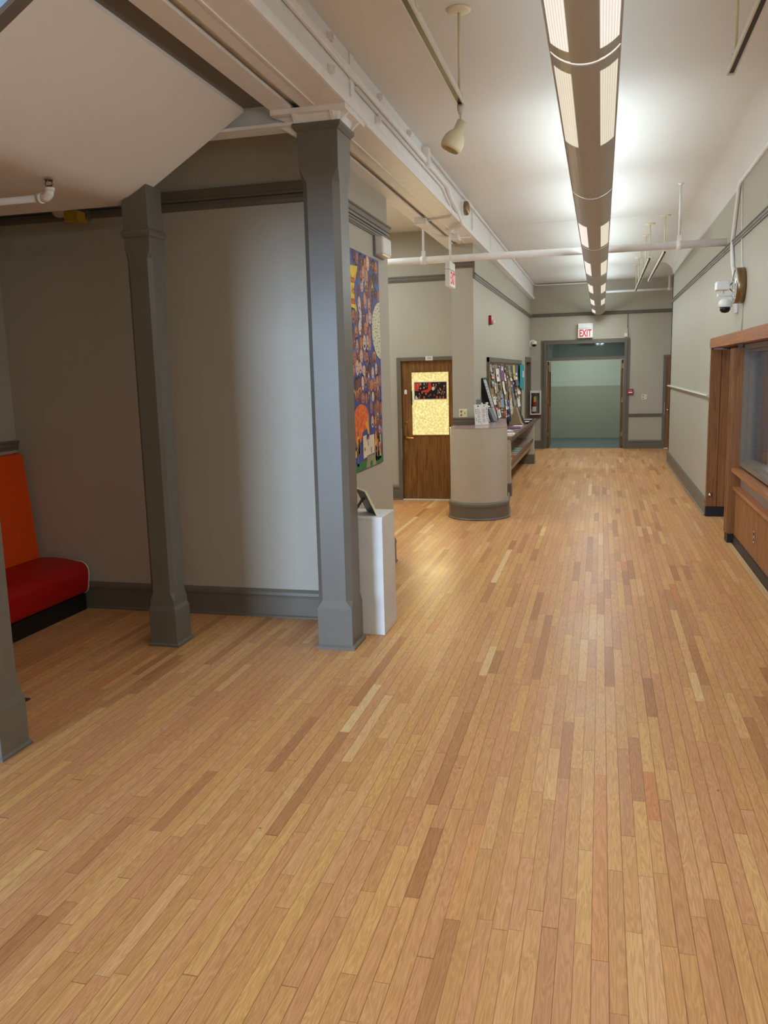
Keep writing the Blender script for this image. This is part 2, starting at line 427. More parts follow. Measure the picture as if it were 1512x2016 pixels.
prism(bm, [(6.2-d, z) for d, z in rail_prof(3.31, 3.39)], 'X', -4.9, -2.08)
prism(bm, [(6.2-d, z) for d, z in ((0, 3.24), (.012, 3.25), (.016, 3.27), (.01, 3.30), (0, 3.31))], 'X', -4.9, -2.08)
struct('trim_9', bm, TR)
mould('trim_10', [(0, 1.535), (.02, 1.538), (.026, 1.55), (.05, 1.558), (.055, 1.568), (.045, 1.58), (0, 1.585)], 'Y', 1.37, -1, 11.56, 18.24, M['counter'])
mould('trim_11', rail_prof(.77, .845), 'X', 21.25, -1, .66, 1.44, TR)
mould('trim_12', rail_prof(.765, .84), 'X', 21.25, -1, -1.69, -1.44, TR)
mould('trim_13', rail_prof(1.385, 1.465), 'Y', -4.9, 1, 2.0, 6.2, TR)
mould('baseboard_right', base_prof(.225), 'Y', 1.37, -1, 11.55, 18.2, TR)
mould('baseboard_end', base_prof(.21), 'X', 21.25, -1, .66, 1.44, TR)
mould('baseboard_end_left', base_prof(.21), 'X', 21.25, -1, -1.7, -1.44, TR)
mould('baseboard_corridor', base_prof(.235), 'X', 12.6, -1, -5, -3.03, TR)
mould('baseboard_alcove', base_prof(.235), 'X', 6.2, -1, -4.9, -2.08, TR)
mould('baseboard_alcove_side', base_prof(.235), 'Y', -4.9, 1, 2.0, 6.2, TR)
mould('baseboard_mural', base_prof(.25), 'Y', -2.08, 1, 6.2, 8.36, TR)
struct('trim_14', bx(1.385, 1.43, 4.0, 9.75, 0, .004), M['palewood'])

# --- vestibule beyond the double doors
struct('floor_vestibule', bx(-2.2, 1.4, 21.35, 24.75, -.1, 0), M['teal'])
def blockmat(name, rgb):
    m, nt, b = new_mat(name); L = nt.links
    tc = nt.nodes.new('ShaderNodeTexCoord'); mp = nt.nodes.new('ShaderNodeMapping'); mp.inputs['Rotation'].default_value = (PI/2, 0, 0)
    br = nt.nodes.new('ShaderNodeTexBrick'); br.inputs['Scale'].default_value = 1.; br.inputs['Brick Width'].default_value = .4; br.inputs['Row Height'].default_value = .2
    br.inputs['Mortar Size'].default_value = .006; c = lin(rgb)
    br.inputs['Color1'].default_value = (*c, 1); br.inputs['Color2'].default_value = (*[v*.96 for v in c], 1); br.inputs['Mortar'].default_value = (*[v*.88 for v in c], 1)
    L.new(tc.outputs['Object'], mp.inputs['Vector']); L.new(mp.outputs['Vector'], br.inputs['Vector']); L.new(br.outputs['Color'], b.inputs['Base Color'])
    b.inputs['Roughness'].default_value = .45
    return m
bA, bB = blockmat('pale_green_block', (176, 188, 178)), blockmat('grey_green_block', (150, 156, 138))
bm = BM(); box(bm, -2.2, 1.4, 24.6, 24.75, 0, 1.475, 1); box(bm, -2.2, 1.4, 24.6, 24.75, 1.475, 3.0, 0)
box(bm, -2.35, -2.2, 21.4, 24.75, 0, 3.0, 0); box(bm, 1.4, 1.55, 21.4, 24.75, 0, 3.0, 0)
struct('wall_vestibule', bm, [bA, bB])
struct('ceiling_vestibule', bx(-2.35, 1.55, 21.4, 24.75, 3.0, 3.1), M['ceil'])
t = thing('tube_lamp', (-.41, 24.2, 2.7), 'lit fluorescent tube lamp seen through the transom above the double doors', 'lamp')
obj('housing', bx(-.62, -.1, 24.14, 24.26, 2.71, 2.78), M['offwhite'], t)
bm = BM(); tube(bm, [(-.6, 24.2, 2.69), (-.22, 24.2, 2.69)], .018); obj('tube', bm, M['tube'], t)
bm = BM(); tube(bm, [(-.36, 24.2, 2.78), (-.36, 24.2, 3.0)], .012, 8); obj('stem', bm, M['offwhite'], t)

# --- double door opening in the end wall
bm = BM()
box(bm, -1.37, -1.31, 21.2, 21.42, 0, 2.62); box(bm, .54, .6, 21.2, 21.42, 0, 2.62)
box(bm, -1.31, .54, 21.2, 21.42, 2.56, 2.62); box(bm, -1.31, .54, 21.22, 21.42, 2.165, 2.235)
box(bm, -1.43, -1.37, 21.225, 21.25, 0, 2.66); box(bm, .6, .66, 21.225, 21.25, 0, 2.66); box(bm, -1.37, .6, 21.225, 21.25, 2.62, 2.66)
d2 = struct('door_2', bm, TR)
obj('transom_pane', bx(-1.31, .54, 21.30, 21.306, 2.235, 2.56), M['transom'], d2)
for s in (-1, 1):
    x0, x1 = (-1.30, -1.256) if s < 0 else (.486, .53)
    bm = BM()
    box(bm, x0, x1, 21.43, 21.6, .012, 2.15); box(bm, x0, x1, 22.15, 22.33, .012, 2.15)
    box(bm, x0, x1, 21.6, 22.15, .012, 1.0); box(bm, x0, x1, 21.6, 22.15, 1.9, 2.15)
    lf = obj('door_leaf', bm, M['doory'], d2, bevel=.003)
    obj('glass_pane', bx((x0+x1)/2-.003, (x0+x1)/2+.003, 21.6, 22.15, 1.0, 1.9), M['glass'], lf)
    bm = BM()
    for z in (.28, 1.12, 1.95): box(bm, x0-.006 if s < 0 else x1-.04, x0+.046 if s < 0 else x1+.006, 21.405, 21.432, z, z+.11)
    obj('hinge', bm, M['bronze'], lf)

# --- far right door on the end wall
d3 = struct('door_3', bx(1.50, 2.42, 21.215, 21.25, .02, 2.17), M['door'])
bm = BM(); box(bm, 1.44, 1.50, 21.2, 21.25, 0, 2.235); box(bm, 2.42, 2.48, 21.2, 21.25, 0, 2.235); box(bm, 1.5, 2.42, 21.2, 21.25, 2.175, 2.235)
obj('door_frame', bm, TR, d3)
obj('strike_plate', bx(1.482, 1.498, 21.195, 21.2, .82, 1.12), M['chrome'], d3)
bm = BM(); lathe(bm, [(.012, 0), (.012, .03), (.028, .04), (.03, .055), (.02, .068), (0, .07)], axes((1.56, 21.215, .93), (1, 0, 0), (0, 0, 1), (0, -1, 0)), 16)
obj('door_knob', bm, M['brass'], d3)
obj('threshold', bx(1.5, 2.42, 21.2, 21.25, 0, .018), M['offwhite'], d3)

# --- doorway in the left wall near its end
bm = BM()
box(bm, -1.9, -1.86, 19.8, 21.12, .0, 1.1, 1)
for y0, y1 in ((19.8, 19.9), (21.02, 21.12)): box(bm, -1.9, -1.86, y0, y1, 1.1, 2.14, 0)
box(bm, -1.9, -1.86, 19.9, 21.02, 2.04, 2.14, 0)
d4 = struct('door_4', bm, [TR, M['doory']])
obj('glass_pane', bx(-1.89, -1.885, 19.9, 21.02, 1.1, 2.04), M['transom'], d4)
bm = BM()
box(bm, -1.95, -1.68, 19.74, 19.8, 0, 2.2); box(bm, -1.95, -1.68, 21.12, 21.18, 0, 2.2); box(bm, -1.95, -1.68, 19.8, 21.12, 2.14, 2.2)
box(bm, -1.70, -1.68, 19.68, 19.74, 0, 2.26); box(bm, -1.70, -1.68, 19.74, 21.18, 2.2, 2.26)
obj('door_frame', bm, TR, d4)
bm = BM(); tube(bm, [(-1.86, 19.86, 1.12), (-1.78, 19.86, 1.12), (-1.78, 21.06, 1.12), (-1.86, 21.06, 1.12)], .012, 8); obj('push_bar', bm, M['chrome'], d4)

# --- oak door of the corridor
bm = BM()
Y0, Y1 = 12.62, 12.662
gx0, gx1, gz0, gz1 = -2.812, -2.233, 1.005, 1.965
box(bm, -2.965, gx0, Y0, Y1, .012, 2.135); box(bm, gx1, -2.065, Y0, Y1, .012, 2.135)
box(bm, gx0, gx1, Y0, Y1, .012, gz0); box(bm, gx0, gx1, Y0, Y1, gz1, 2.135)
d1 = struct('door_1', bm, M['door'])
bm = BM()
box(bm, -3.03, -2.967, 12.565, 12.68, 0, 2.19); box(bm, -2.063, -2.0, 12.565, 12.68, 0, 2.19); box(bm, -2.967, -2.063, 12.565, 12.68, 2.137, 2.19)
obj('door_frame', bm, TR, d1, bevel=.004)
obj('glass_pane', bx(gx0, gx1, 12.636, 12.644, gz0, gz1), M['frost'], d1, label='obscure glass pane glowing yellow from the room behind')
bm = BM()
for a in ((gx0-.012, gx0+.004, gz0, gz1), (gx1-.004, gx1+.012, gz0, gz1), (gx0, gx1, gz0-.012, gz0+.004), (gx0, gx1, gz1-.004, gz1+.012)):
    box(bm, a[0], a[1], 12.612, 12.622, a[2], a[3])
obj('glass_bead', bm, M['door'], d1)
bm = BM()
lathe(bm, [(.03, 0), (.03, .008), (.014, .012), (.012, .05), (0, .052)], axes((-2.905, 12.62, .965), (1, 0, 0), (0, 0, 1), (0, -1, 0)), 16)
tube(bm, [(-2.905, 12.575, .965), (-2.85, 12.573, .965), (-2.79, 12.58, .963)], [.011, .010, .008], 10)
obj('lever_handle', bm, M['brass'], d1)
bm = BM(); lathe(bm, [(.026, 0), (.026, .004), (.018, .008), (0, .009)], axes((-2.905, 12.62, 1.195), (1, 0, 0), (0, 0, 1), (0, -1, 0)), 20)
obj('deadbolt_plate', bm, M['bronze'], d1)
bm = BM(); prism(bm, [(-2.925, 1.635), (-2.885, 1.635), (-2.885, 1.69), (-2.895, 1.705), (-2.915, 1.705), (-2.925, 1.69)], 'Y', 12.612, 12.62)
obj('viewer_plate', bm, M['offwhite'], d1)
bm = BM(); box(bm, -2.985, -2.962, 12.556, 12.566, .62, 1.12); 
for z in (.66, 1.08): box(bm, -2.988, -2.958, 12.545, 12.556, z, z+.03)
obj('latch_guard', bm, M['grey'], d1)
obj('threshold', bx(-2.967, -2.063, 12.56, 12.66, 0, .012), M['offwhite'], d1)

# --- timber shopfront of the right wall: return panels, post, header, window, slatted apron
bm = BM()
for x0, x1 in ((1.37, 1.481), (1.487, 1.9)): box(bm, x0, x1, 11.5, 11.55, .13, 2.15)
d5 = struct('door_5', bm, M['oakz'])
obj('kick_plate', bx(1.355, 1.9, 11.485, 11.55, 0, .125), M['black'], d5)
bm = BM(); box(bm, 1.481, 1.487, 11.52, 11.55, .13, 2.15); obj('seam', bm, M['black'], d5)
bm = BM(); lathe(bm, [(.026, 0), (.026, .012), (.018, .016), (.016, .034), (0, .036)], axes((1.405, 11.5, .285), (1, 0, 0), (0, 0, 1), (0, -1, 0)), 18); obj('lock_knob', bm, M['chrome'], d5)
bm = BM(); box(bm, 1.355, 1.372, 11.5, 11.57, .13, 2.29); obj('corner_strip', bm, M['oakz'], d5)
struct('wall_recess', bx(1.9, 1.95, 9.95, 11.55, 0, 2.29), M['oakz'])
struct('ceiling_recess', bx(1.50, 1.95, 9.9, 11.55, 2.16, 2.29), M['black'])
struct('trim_15', bx(1.345, 1.50, 4.0, 11.57, 2.17, 2.29), M['oaky'])
bm = BM()
box(bm, 1.39, 1.55, 9.75, 9.95, .105, 2.13); box(bm, 1.372, 1.39, 9.90, 9.95, .105, 2.13); box(bm, 1.38, 1.39, 9.80, 9.90, .105, 2.13)
struct('trim_16', bm, M['oakz'])
struct('trim_17', bx(1.43, 1.47, 9.80, 9.86, 2.13, 2.17), M['trim'])
struct('baseboard_post', bx(1.385, 1.56, 9.74, 9.96, 0, .104), M['black'])
bm = BM()
Yw0, Yw1 = 5.0, 9.75
for x0, x1, o_, i_ in ((1.48, 1.60, 0, .05), (1.53, 1.60, .05, .085)):
    box(bm, x0, x1, Yw1-i_, Yw1-o_, .865+o_, 2.165-o_); box(bm, x0, x1, Yw0+o_, Yw0+i_, .865+o_, 2.165-o_)
    box(bm, x0, x1, Yw0+i_, Yw1-i_, .865+o_, .865+i_); box(bm, x0, x1, Yw0+i_, Yw1-i_, 2.165-i_, 2.165-o_)
w2 = struct('window_1', bm, M['alu'])
obj('glass_pane', bx(1.575, 1.581, Yw0+.085, Yw1-.085, .95, 2.08), M['glass'], w2)
bm = BM(); box(bm, 1.40, 1.60, 4.0, 9.749, .80, .84); struct('trim_18', bm, M['oaky'])
struct('trim_19', bx(1.50, 1.60, 4.0, 9.749, .635, .80), M['taupeled'])
struct('trim_20', bx(1.425, 1.60, 4.0, 9.749, .60, .635), M['oaky'])
bm = BM()
y = 9.745
while y > 4.05:
    prism(bm, [(1.492, y), (1.492, y-.020), (1.456, y-.020), (1.450, y-.026), (1.450, y-.068), (1.456, y-.074), (1.492, y-.074), (1.50, y-.074), (1.50, y)], 'Z', .1, .60)
    y -= .074
struct('wall_apron', bm, M['slat'])
struct('baseboard_apron', bx(1.435, 1.5, 4.0, 9.749, 0, .1), M['black'])
# unlit room behind the glass
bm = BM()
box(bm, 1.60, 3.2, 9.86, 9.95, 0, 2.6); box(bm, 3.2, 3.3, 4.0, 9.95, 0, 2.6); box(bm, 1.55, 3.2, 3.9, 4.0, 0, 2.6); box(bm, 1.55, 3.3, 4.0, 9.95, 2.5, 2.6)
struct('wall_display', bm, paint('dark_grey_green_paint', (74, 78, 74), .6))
# ================================================================= COLUMNS AND STEELWORK
def col_ring(bm, cx, cy, hx, hy, c, z):
    return [bm.verts.new((cx+x, cy+y, z)) for x, y in ((-hx+c, -hy), (hx-c, -hy), (hx, -hy+c), (hx, hy-c), (hx-c, hy), (-hx+c, hy), (-hx, hy-c), (-hx, -hy+c))]
def stack(bm, levels):
    R_ = [col_ring(bm, *l) for l in levels]
    for A, B in zip(R_, R_[1:]):
        for k in range(8): bm.faces.new((A[k], A[(k+1) % 8], B[(k+1) % 8], B[k]))
    bm.faces.new(R_[0][::-1]); bm.faces.new(R_[-1])
cx, cy = -1.82, 5.625
t = thing('iron_column', (cx, cy, 0), 'broad taupe chamfered column carrying the white beam beside the mural wall', 'column', 'taupe columns of the alcove')
bm = BM(); stack(bm, [(cx, cy, .13, .135, .002, .03), (cx, cy, .13, .135, .002, .30), (cx, cy, .128, .133, .04, .36), (cx, cy, .128, .133, .04, 3.21), (cx, cy, .135, .14, .003, 3.30), (cx, cy, .14, .145, .003, 3.535)])
obj('shaft', bm, M['pillar'], t)
bm = BM(); stack(bm, [(cx, cy, .148, .152, .002, 0), (cx, cy, .148, .152, .002, .018), (cx, cy, .131, .136, .002, .032)]); obj('base_moulding', bm, M['pillar'], t)
bm = BM(); stack(bm, [(cx, cy, .145, .15, .002, 3.53), (cx, cy, .165, .17, .002, 3.555), (cx, cy, .165, .17, .002, 3.575)]); obj('cap_moulding', bm, M['pillar'], t)

def small_column(cx, cy, label, topcut=True):
    t = thing('slender_column', (cx, cy, 0), label, 'column', 'taupe columns of the alcove')
    bm = BM(); stack(bm, [(cx, cy, .097, .10, .002, .30), (cx, cy, .097, .10, .002, .34), (cx, cy, .095, .098, .026, .40), (cx, cy, .095, .098, .026, 2.78), (cx, cy, .097, .10, .002, 2.84), (cx, cy, .097, .10, .002, 3.12)])
    if topcut:
        for v in bm.verts:
            if v.co.z > 3.1: v.co.z = max(zs(v.co.x), zs(XF))-.001
    obj('shaft', bm, M['pillar'], t)
    bm = BM(); stack(bm, [(cx, cy, .122, .124, .002, 0), (cx, cy, .122, .124, .002, .014), (cx, cy, .108, .11, .002, .024), (cx, cy, .108, .11, .002, .262), (cx, cy, .106, .108, .002, .275), (cx, cy, .096, .10, .002, .305)])
    obj('plinth', bm, M['pillar'], t)
    bm = BM(); stack(bm, [(cx, cy, .097, .10, .002, 2.915), (cx, cy, .108, .111, .002, 2.925), (cx, cy, .114, .117, .002, 2.945), (cx, cy, .108, .111, .002, 2.965), (cx, cy, .097, .10, .002, 2.975)])
    obj('collar', bm, M['pillar'], t)
    return t
small_column(-3.102, 5.44, 'slender taupe chamfered column standing between red bench and broad column')
small_column(-3.108, 3.56, 'slender taupe column cut by the left picture edge nearest the camera')

# cast bearing plate and gussets on the column
t = thing('bearing_bracket', (-1.82, 5.625, 3.575), 'white cast bearing bracket with gussets between broad column and beam', 'bracket')
obj('plate', bx(-2.115, -1.60, 5.41, 5.86, 3.625, 3.66), M['white'], t, bevel=.004)
bm = BM(); stack(bm, [(-1.82, 5.625, .155, .16, .01, 3.575), (-1.82, 5.625, .17, .175, .01, 3.625)]); obj('neck', bm, M['white'], t)
for x in (-1.955, -1.70):
    for y0, y1 in ((5.455, 5.415), (5.795, 5.85)):
        bm = BM(); prism(bm, [(y0, 3.577), (y0, 3.625), (y1, 3.625)], 'X', x-.012, x+.012); obj('gusset', bm, M['white'], t)
for y in (5.50, 5.745):
    for x0, x1 in ((-1.66, -1.605), (-1.98, -2.10)):
        bm = BM(); prism(bm, [(x0, 3.577), (x0, 3.625), (x1, 3.625)], 'Y', y-.012, y+.012); obj('gusset', bm, M['white'], t)

# main double beam
ZB = 3.66
t = thing('ceiling_beam', (-1.85, 8.5, ZB), 'long white painted double steel beam running down the hall ceiling', 'beam')
y0, y1 = -4.2, 21.245
obj('flange', bx(-2.115, -1.968, y0, y1, ZB, ZB+.022), M['white'], t)
obj('flange', bx(-1.905, -1.812, y0, y1, ZB, ZB+.022), M['white'], t)
obj('flange', bx(-1.800, -1.615, y0, y1, ZB, ZB+.022), M['white'], t)
bm = BM(); box(bm, -2.05, -2.03, y0, y1, ZB+.022, H); box(bm, -1.70, -1.68, y0, y1, ZB+.022, H); box(bm, -2.03, -1.70, y0, y1, ZB+.045, ZB+.06)
obj('flange_lip', bx(-1.812, -1.800, y0, y1, ZB-.006, ZB+.03), M['white'], t)
bm.verts.ensure_lookup_table()
obj('web', bm, M['white'], t)
bm = BM(); prism(bm, [(-1.614, ZB), (-1.598, ZB+.002), (-1.595, ZB+.06), (-1.625, ZB+.075), (-1.632, ZB+.10), (-1.632, H), (-1.66, H), (-1.66, ZB+.03), (-1.614, ZB+.03)], 'Y', y0, 5.95)
prism(bm, [(-1.614, ZB), (-1.608, ZB+.002), (-1.605, ZB+.05), (-1.625, ZB+.065), (-1.632, ZB+.09), (-1.632, H), (-1.66, H), (-1.66, ZB+.03), (-1.614, ZB+.03)], 'Y', 5.95, y1)
obj('fascia', bm, M['white'], t)
bm = BM(); box(bm, -1.632, -1.62, 5.62, 5.70, ZB+.07, H-.005); box(bm, -1.632, -1.622, 12.9, 12.96, ZB+.07, H-.005); obj('splice_plate', bm, M['white'], t)
t = thing('cross_beam', (-3.4, 5.53, 3.57), 'short white steel cross beam meeting the long beam above the alcove', 'beam')
obj('flange', bx(-4.9, -1.96, 5.455, 5.62, 3.57, 3.59), M['white'], t)
bm = BM(); box(bm, -4.9, -2.06, 5.53, 5.55, 3.59, H); obj('web', bm, M['white'], t)
bm = BM(); prism(bm, [(-2.08, 3.57), (-1.96, 3.50), (-1.96, 3.57)], 'Y', 5.50, 5.60); obj('haunch', bm, M['white'], t)

# conduits and clips on the beam
def tubething(name, pts, r, mat, label, cat, seg=10, group=None):
    bm = BM(); tube(bm, pts, r, seg)
    o = obj(name, bm, mat, loc=pts[0]); return tag(o, label, cat, group)
g = 'white conduits along the beam'
tubething('conduit', [(-1.605, -4.1, 3.885), (-1.605, 9.1, 3.885), (-1.605, 9.35, 3.80), (-1.605, 9.7, 3.76), (-1.605, 9.95, 3.70), (-1.60, 10.02, 3.645), (-1.64, 10.05, 3.63), (-1.75, 10.1, 3.625)], .026, M['white'], 'thick white conduit along the beam that dips under it near the hanging exit sign', 'pipe', group=g)
tubething('conduit', [(-1.612, 5.72, 3.835), (-1.612, 8.9, 3.835), (-1.612, 9.1, 3.78), (-1.612, 9.35, 3.73), (-1.612, 9.45, 3.66), (-1.64, 9.5, 3.645), (-1.92, 9.6, 3.645)], .012, M['white'], 'thin white conduit just below the thick one on the beam face', 'pipe', group=g)
tubething('conduit', [(-1.598, 8.05, 3.985), (-1.598, 20.9, 3.985), (-1.585, 21.1, 3.985), (-1.5, 21.19, 3.985), (-.3, 21.2, 3.985)], .014, M['white'], 'white conduit along the ceiling edge of the beam turning onto the end wall', 'pipe', group=g)
tubething('conduit', [(-1.61, 10.95, 3.97), (-1.61, 11.0, 3.76), (-1.62, 11.0, 3.68), (-1.66, 10.98, 3.645), (-1.86, 10.9, 3.64), (-2.0, 10.8, 3.64), (-2.06, 10.6, 3.66)], .013, M['white'], 'white conduit hooking down the beam face and back under it', 'pipe', group=g)
proto = None
for (y, z, lab) in ((5.19, 3.965, 'upper pipe clip on the beam, nearest the column'), (5.19, 3.785, 'lower pipe clip on the beam, left of the column head'), (6.29, 3.785, 'lower pipe clip on the beam, right of the column head'), (6.36, 3.965, 'upper pipe clip on the beam, above the mural'), (7.35, 3.965, 'upper pipe clip on the beam, just before the junction box')):
    if proto is None:
        bm = BM(); box(bm, -1.632, -1.60, y-.018, y+.018, z-.025, z+.025); box(bm, -1.60, -1.59, y-.012, y+.012, z-.018, z+.018)
        proto = tag(obj('pipe_clip', bm, M['white'], loc=(-1.62, y, z), bevel=.003), 'small white '+lab, 'clip', 'white clips on the beam face')
    else: copy_thing(proto, (-1.62, y, z), 'small white '+lab)
bm = BM(); box(bm, -1.632, -1.575, 7.95, 8.05, 3.83, 4.0); o = tag(obj('junction_box', bm, M['white'], loc=(-1.60, 8.0, 3.9), bevel=.004), 'white junction box on the beam face at the end of the conduit', 'box')
obj('cover_plate', bx(-1.577, -1.57, 7.955, 8.045, 3.835, 3.995), M['offwhite'], o)
bm = BM(); box(bm, -2.06, -1.92, 9.53, 9.67, 3.605, 3.66); o = tag(obj('junction_box', bm, M['white'], loc=(-1.99, 9.6, 3.66), bevel=.005), 'flat white junction box under the beam left of the hanging exit sign', 'box')
obj('cover_plate', bx(-2.055, -1.925, 9.535, 9.665, 3.598, 3.607), M['offwhite'], o)
bm = BM(); box(bm, -1.86, -1.76, 10.75, 10.95, 3.60, 3.66); o = tag(obj('junction_box', bm, M['white'], loc=(-1.8, 10.85, 3.66), bevel=.005), 'white junction box under the beam just behind the exit sign rod', 'box')
obj('cover_plate', bx(-1.855, -1.765, 10.755, 10.945, 3.594, 3.602), M['offwhite'], o)
# bell
t = thing('alarm_bell', (-1.63, 10.25, 3.86), 'round bronze alarm bell on the white beam face', 'bell')
obj('backbox', bx(-1.632, -1.60, 10.18, 10.32, 3.79, 3.93), M['white'], t, bevel=.004)
bm = BM(); lathe(bm, [(.03, 0), (.078, .002), (.083, .03), (.07, .05), (.03, .062), (0, .064)], axes((-1.60, 10.25, 3.862), (0, 1, 0), (0, 0, 1), (1, 0, 0)), 28); obj('gong', bm, M['bronze'], t)

# hanging exit sign
t = thing('exit_sign', (-1.80, 10.4, 3.25), 'white exit sign hanging on a rod from the beam, red letters facing the hall', 'exit sign', 'exit signs')
bm = BM(); tube(bm, [(-1.80, 10.38, 3.26), (-1.80, 10.38, 3.64)], .014, 10); obj('hanging_rod', bm, M['white'], t)
bm = BM(); lathe(bm, [(.05, 0), (.05, .02), (.02, .05), (0, .05)], axes((-1.80, 10.38, 3.66), (1, 0, 0), (0, -1, 0), (0, 0, -1)), 16); obj('canopy', bm, M['white'], t)
obj('canopy_box', bx(-1.83, -1.775, 10.2, 10.58, 3.175, 3.27), M['offwhite'], t, bevel=.004)
obj('sign_box', bx(-1.832, -1.777, 10.2, 10.58, 2.975, 3.17), M['offwhite'], t, bevel=.004)
obj('lit_face', bx(-1.778, -1.773, 10.215, 10.565, 2.985, 3.155), M['exitface'], t)
text('lettering', 'EXIT', .205, face_px(-1.772, 10.39, 3.07), M['exitred'], t, sx=.74, bold=.02)
# end wall exit sign
t = thing('exit_sign', (-.385, 21.25, 2.7), 'white exit sign with red letters above the open double doors', 'exit sign', 'exit signs')
obj('canopy_box', bx(-.56, -.21, 21.16, 21.25, 2.915, 3.035), M['offwhite'], t, bevel=.004)
obj('sign_box', bx(-.56, -.21, 21.155, 21.25, 2.69, 2.91), M['offwhite'], t, bevel=.004)
obj('lit_face', bx(-.545, -.225, 21.150, 21.156, 2.70, 2.895), M['exitface'], t)
text('lettering', 'EXIT', .235, face_ny(-.385, 21.149, 2.797), M['exitred'], t, sx=.6, bold=.025)

# sprinkler main
YP, ZP = 10.62, 3.345
t = thing('sprinkler_main', (0, YP, ZP), 'white sprinkler pipe crossing the whole hall below the ceiling', 'pipe')
bm = BM(); tube(bm, [(-5.0, YP, ZP), (1.37, YP, ZP)], .044, 16); obj('pipe', bm, M['white'], t)
for x in (-2.18, .855):
    bm = BM(); tube(bm, [(x, YP, ZP+.05), (x, YP, H)], .014, 8); h = obj('hanger_rod', bm, M['white'], t)
    bm = BM(); tube(bm, [(x-.03, YP, ZP), (x+.03, YP, ZP)], .052, 16); box(bm, x-.022, x+.022, YP-.02, YP+.02, ZP+.04, ZP+.11); obj('clamp', bm, M['white'], h)
    bm = BM(); lathe(bm, [(.03, 0), (.03, .008), (.012, .02), (0, .02)], axes((x, YP, H), (1, 0, 0), (0, -1, 0), (0, 0, -1)), 14); obj('ceiling_flange', bm, M['white'], h)
t = thing('end_sprinkler_pipe', (.7, 20.9, 3.74), 'thin white sprinkler pipe along the far end wall with a riser at its right', 'pipe')
bm = BM(); tube(bm, [(-.05, 20.9, 3.73), (1.95, 20.9, 3.73)], .026, 12); obj('pipe', bm, M['white'], t)
bm = BM(); tube(bm, [(1.5, 20.9, 3.73), (1.5, 20.9, H)], .024, 12); obj('riser', bm, M['white'], t)
bm = BM(); tube(bm, [(1.46, 20.9, 3.73), (1.54, 20.9, 3.73)], .034, 12); obj('coupling', bm, M['white'], t)
# alcove sprinkler
t = thing('alcove_sprinkler', (-3.2, 4.6, 3.05), 'white sprinkler pipe with elbow and upright head under the stair', 'pipe')
bm = BM(); tube(bm, [(-4.9, 4.6, 3.05), (-3.29, 4.6, 3.05)], .021, 12); obj('pipe', bm, M['white'], t)
bm = BM(); tube(bm, [(-3.31, 4.6, 3.05), (-3.285, 4.6, 3.05)], .031, 14); tube(bm, [(-3.29, 4.6, 3.05), (-3.255, 4.6, 3.052), (-3.235, 4.6, 3.07), (-3.23, 4.6, 3.10)], .027, 14); tube(bm, [(-3.23, 4.6, 3.085), (-3.23, 4.6, 3.105)], .031, 14); obj('elbow', bm, M['white'], t)
bm = BM(); tube(bm, [(-3.23, 4.6, 3.10), (-3.23, 4.6, 3.118)], .012, 10)
for s in (-1, 1): tube(bm, [(-3.23+s*.010, 4.6, 3.112), (-3.23+s*.026, 4.6, 3.125), (-3.23+s*.02, 4.6, 3.143), (-3.23, 4.6, 3.148)], .0045, 8)
lathe(bm, [(.026, 0), (.026, .003), (0, .004)], axes((-3.23, 4.6, 3.147), (1, 0, 0), (0, 1, 0), (0, 0, 1)), 14)
obj('sprinkler_head', bm, M['bronze'], t)

# ================================================================= LAMPS
FX = -.087; FR = .194; FZC = 3.21+FR
def shell(bm, a0, a1, y0, y1, r0, r1, n=12):
    def P(r, a): return (FX+r*math.sin(math.radians(a)), FZC-r*math.cos(math.radians(a)))
    outer = [P(r1, a0+(a1-a0)*i/n) for i in range(n+1)]; inner = [P(r0, a0+(a1-a0)*i/n) for i in range(n+1)]
    prism(bm, outer+inner[::-1], 'Y', y0, y1, smooth=False)
J = [-1.9, .98, 3.85, 6.76, 9.6, 12.47, 15.33, 18.17, 21.0]
lens = {1: (1.1, 3.72), 2: (3.99, 5.25), 3: (8.12, 9.45), 4: (10.9, 12.3), 5: (13.8, 15.15), 6: (16.7, 18.0), 7: (19.5, 20.5), 0: (-1.7, .8)}
t = thing('linear_pendant_lamp', (FX, 9.5, 3.21), 'long taupe tubular pendant lamp of many sections hanging down the middle of the hall', 'lamp')
for i, (a, b) in enumerate(zip(J, J[1:])):
    bm = BM(); shell(bm, -48.4, 48.4, a+.014, b-.014, FR-.006, FR)
    box(bm, FX-.146, FX-.140, a+.014, b-.014, 3.27, 3.295); box(bm, FX+.140, FX+.146, a+.014, b-.014, 3.27, 3.295)
    hs = obj('housing', bm, M['fixture2'], t)
    bm = BM(); shell(bm, -17.5, 17.5, a+.014, b-.014, FR-.001, FR+.002, 8); obj('centre_strip', bm, M['fixture'], hs)
    if i in lens:
        y0, y1 = lens[i]
        for s in (-1, 1):
            if i == 7 and s > 0: continue
            bm = BM(); shell(bm, *((18.5, 44) if s > 0 else (-44, -18.5)), y0, y1, FR-.001, FR+.0015, 8); obj('lens', bm, M['lens' if i in (0, 1) or (s < 0 and i > 2) else 'lens2'], hs)
for k in range(1, len(J)-1):
    bm = BM(); shell(bm, -48.4, 48.4, J[k]-.014, J[k]+.014, FR-.008, FR-.002); obj('joint', bm, M['seam'], t)
    bm = BM(); tube(bm, [(FX, J[k], 3.3), (FX, J[k], H)], .003, 6); box(bm, FX-.14, FX+.14, J[k]-.01, J[k]+.01, 3.285, 3.30); obj('suspension_wire', bm, M['chrome'], t)
bm = BM(); shell(bm, -48.4, 48.4, 20.99, 21.0, .02, FR); obj('end_cap', bm, M['fixture'], t)

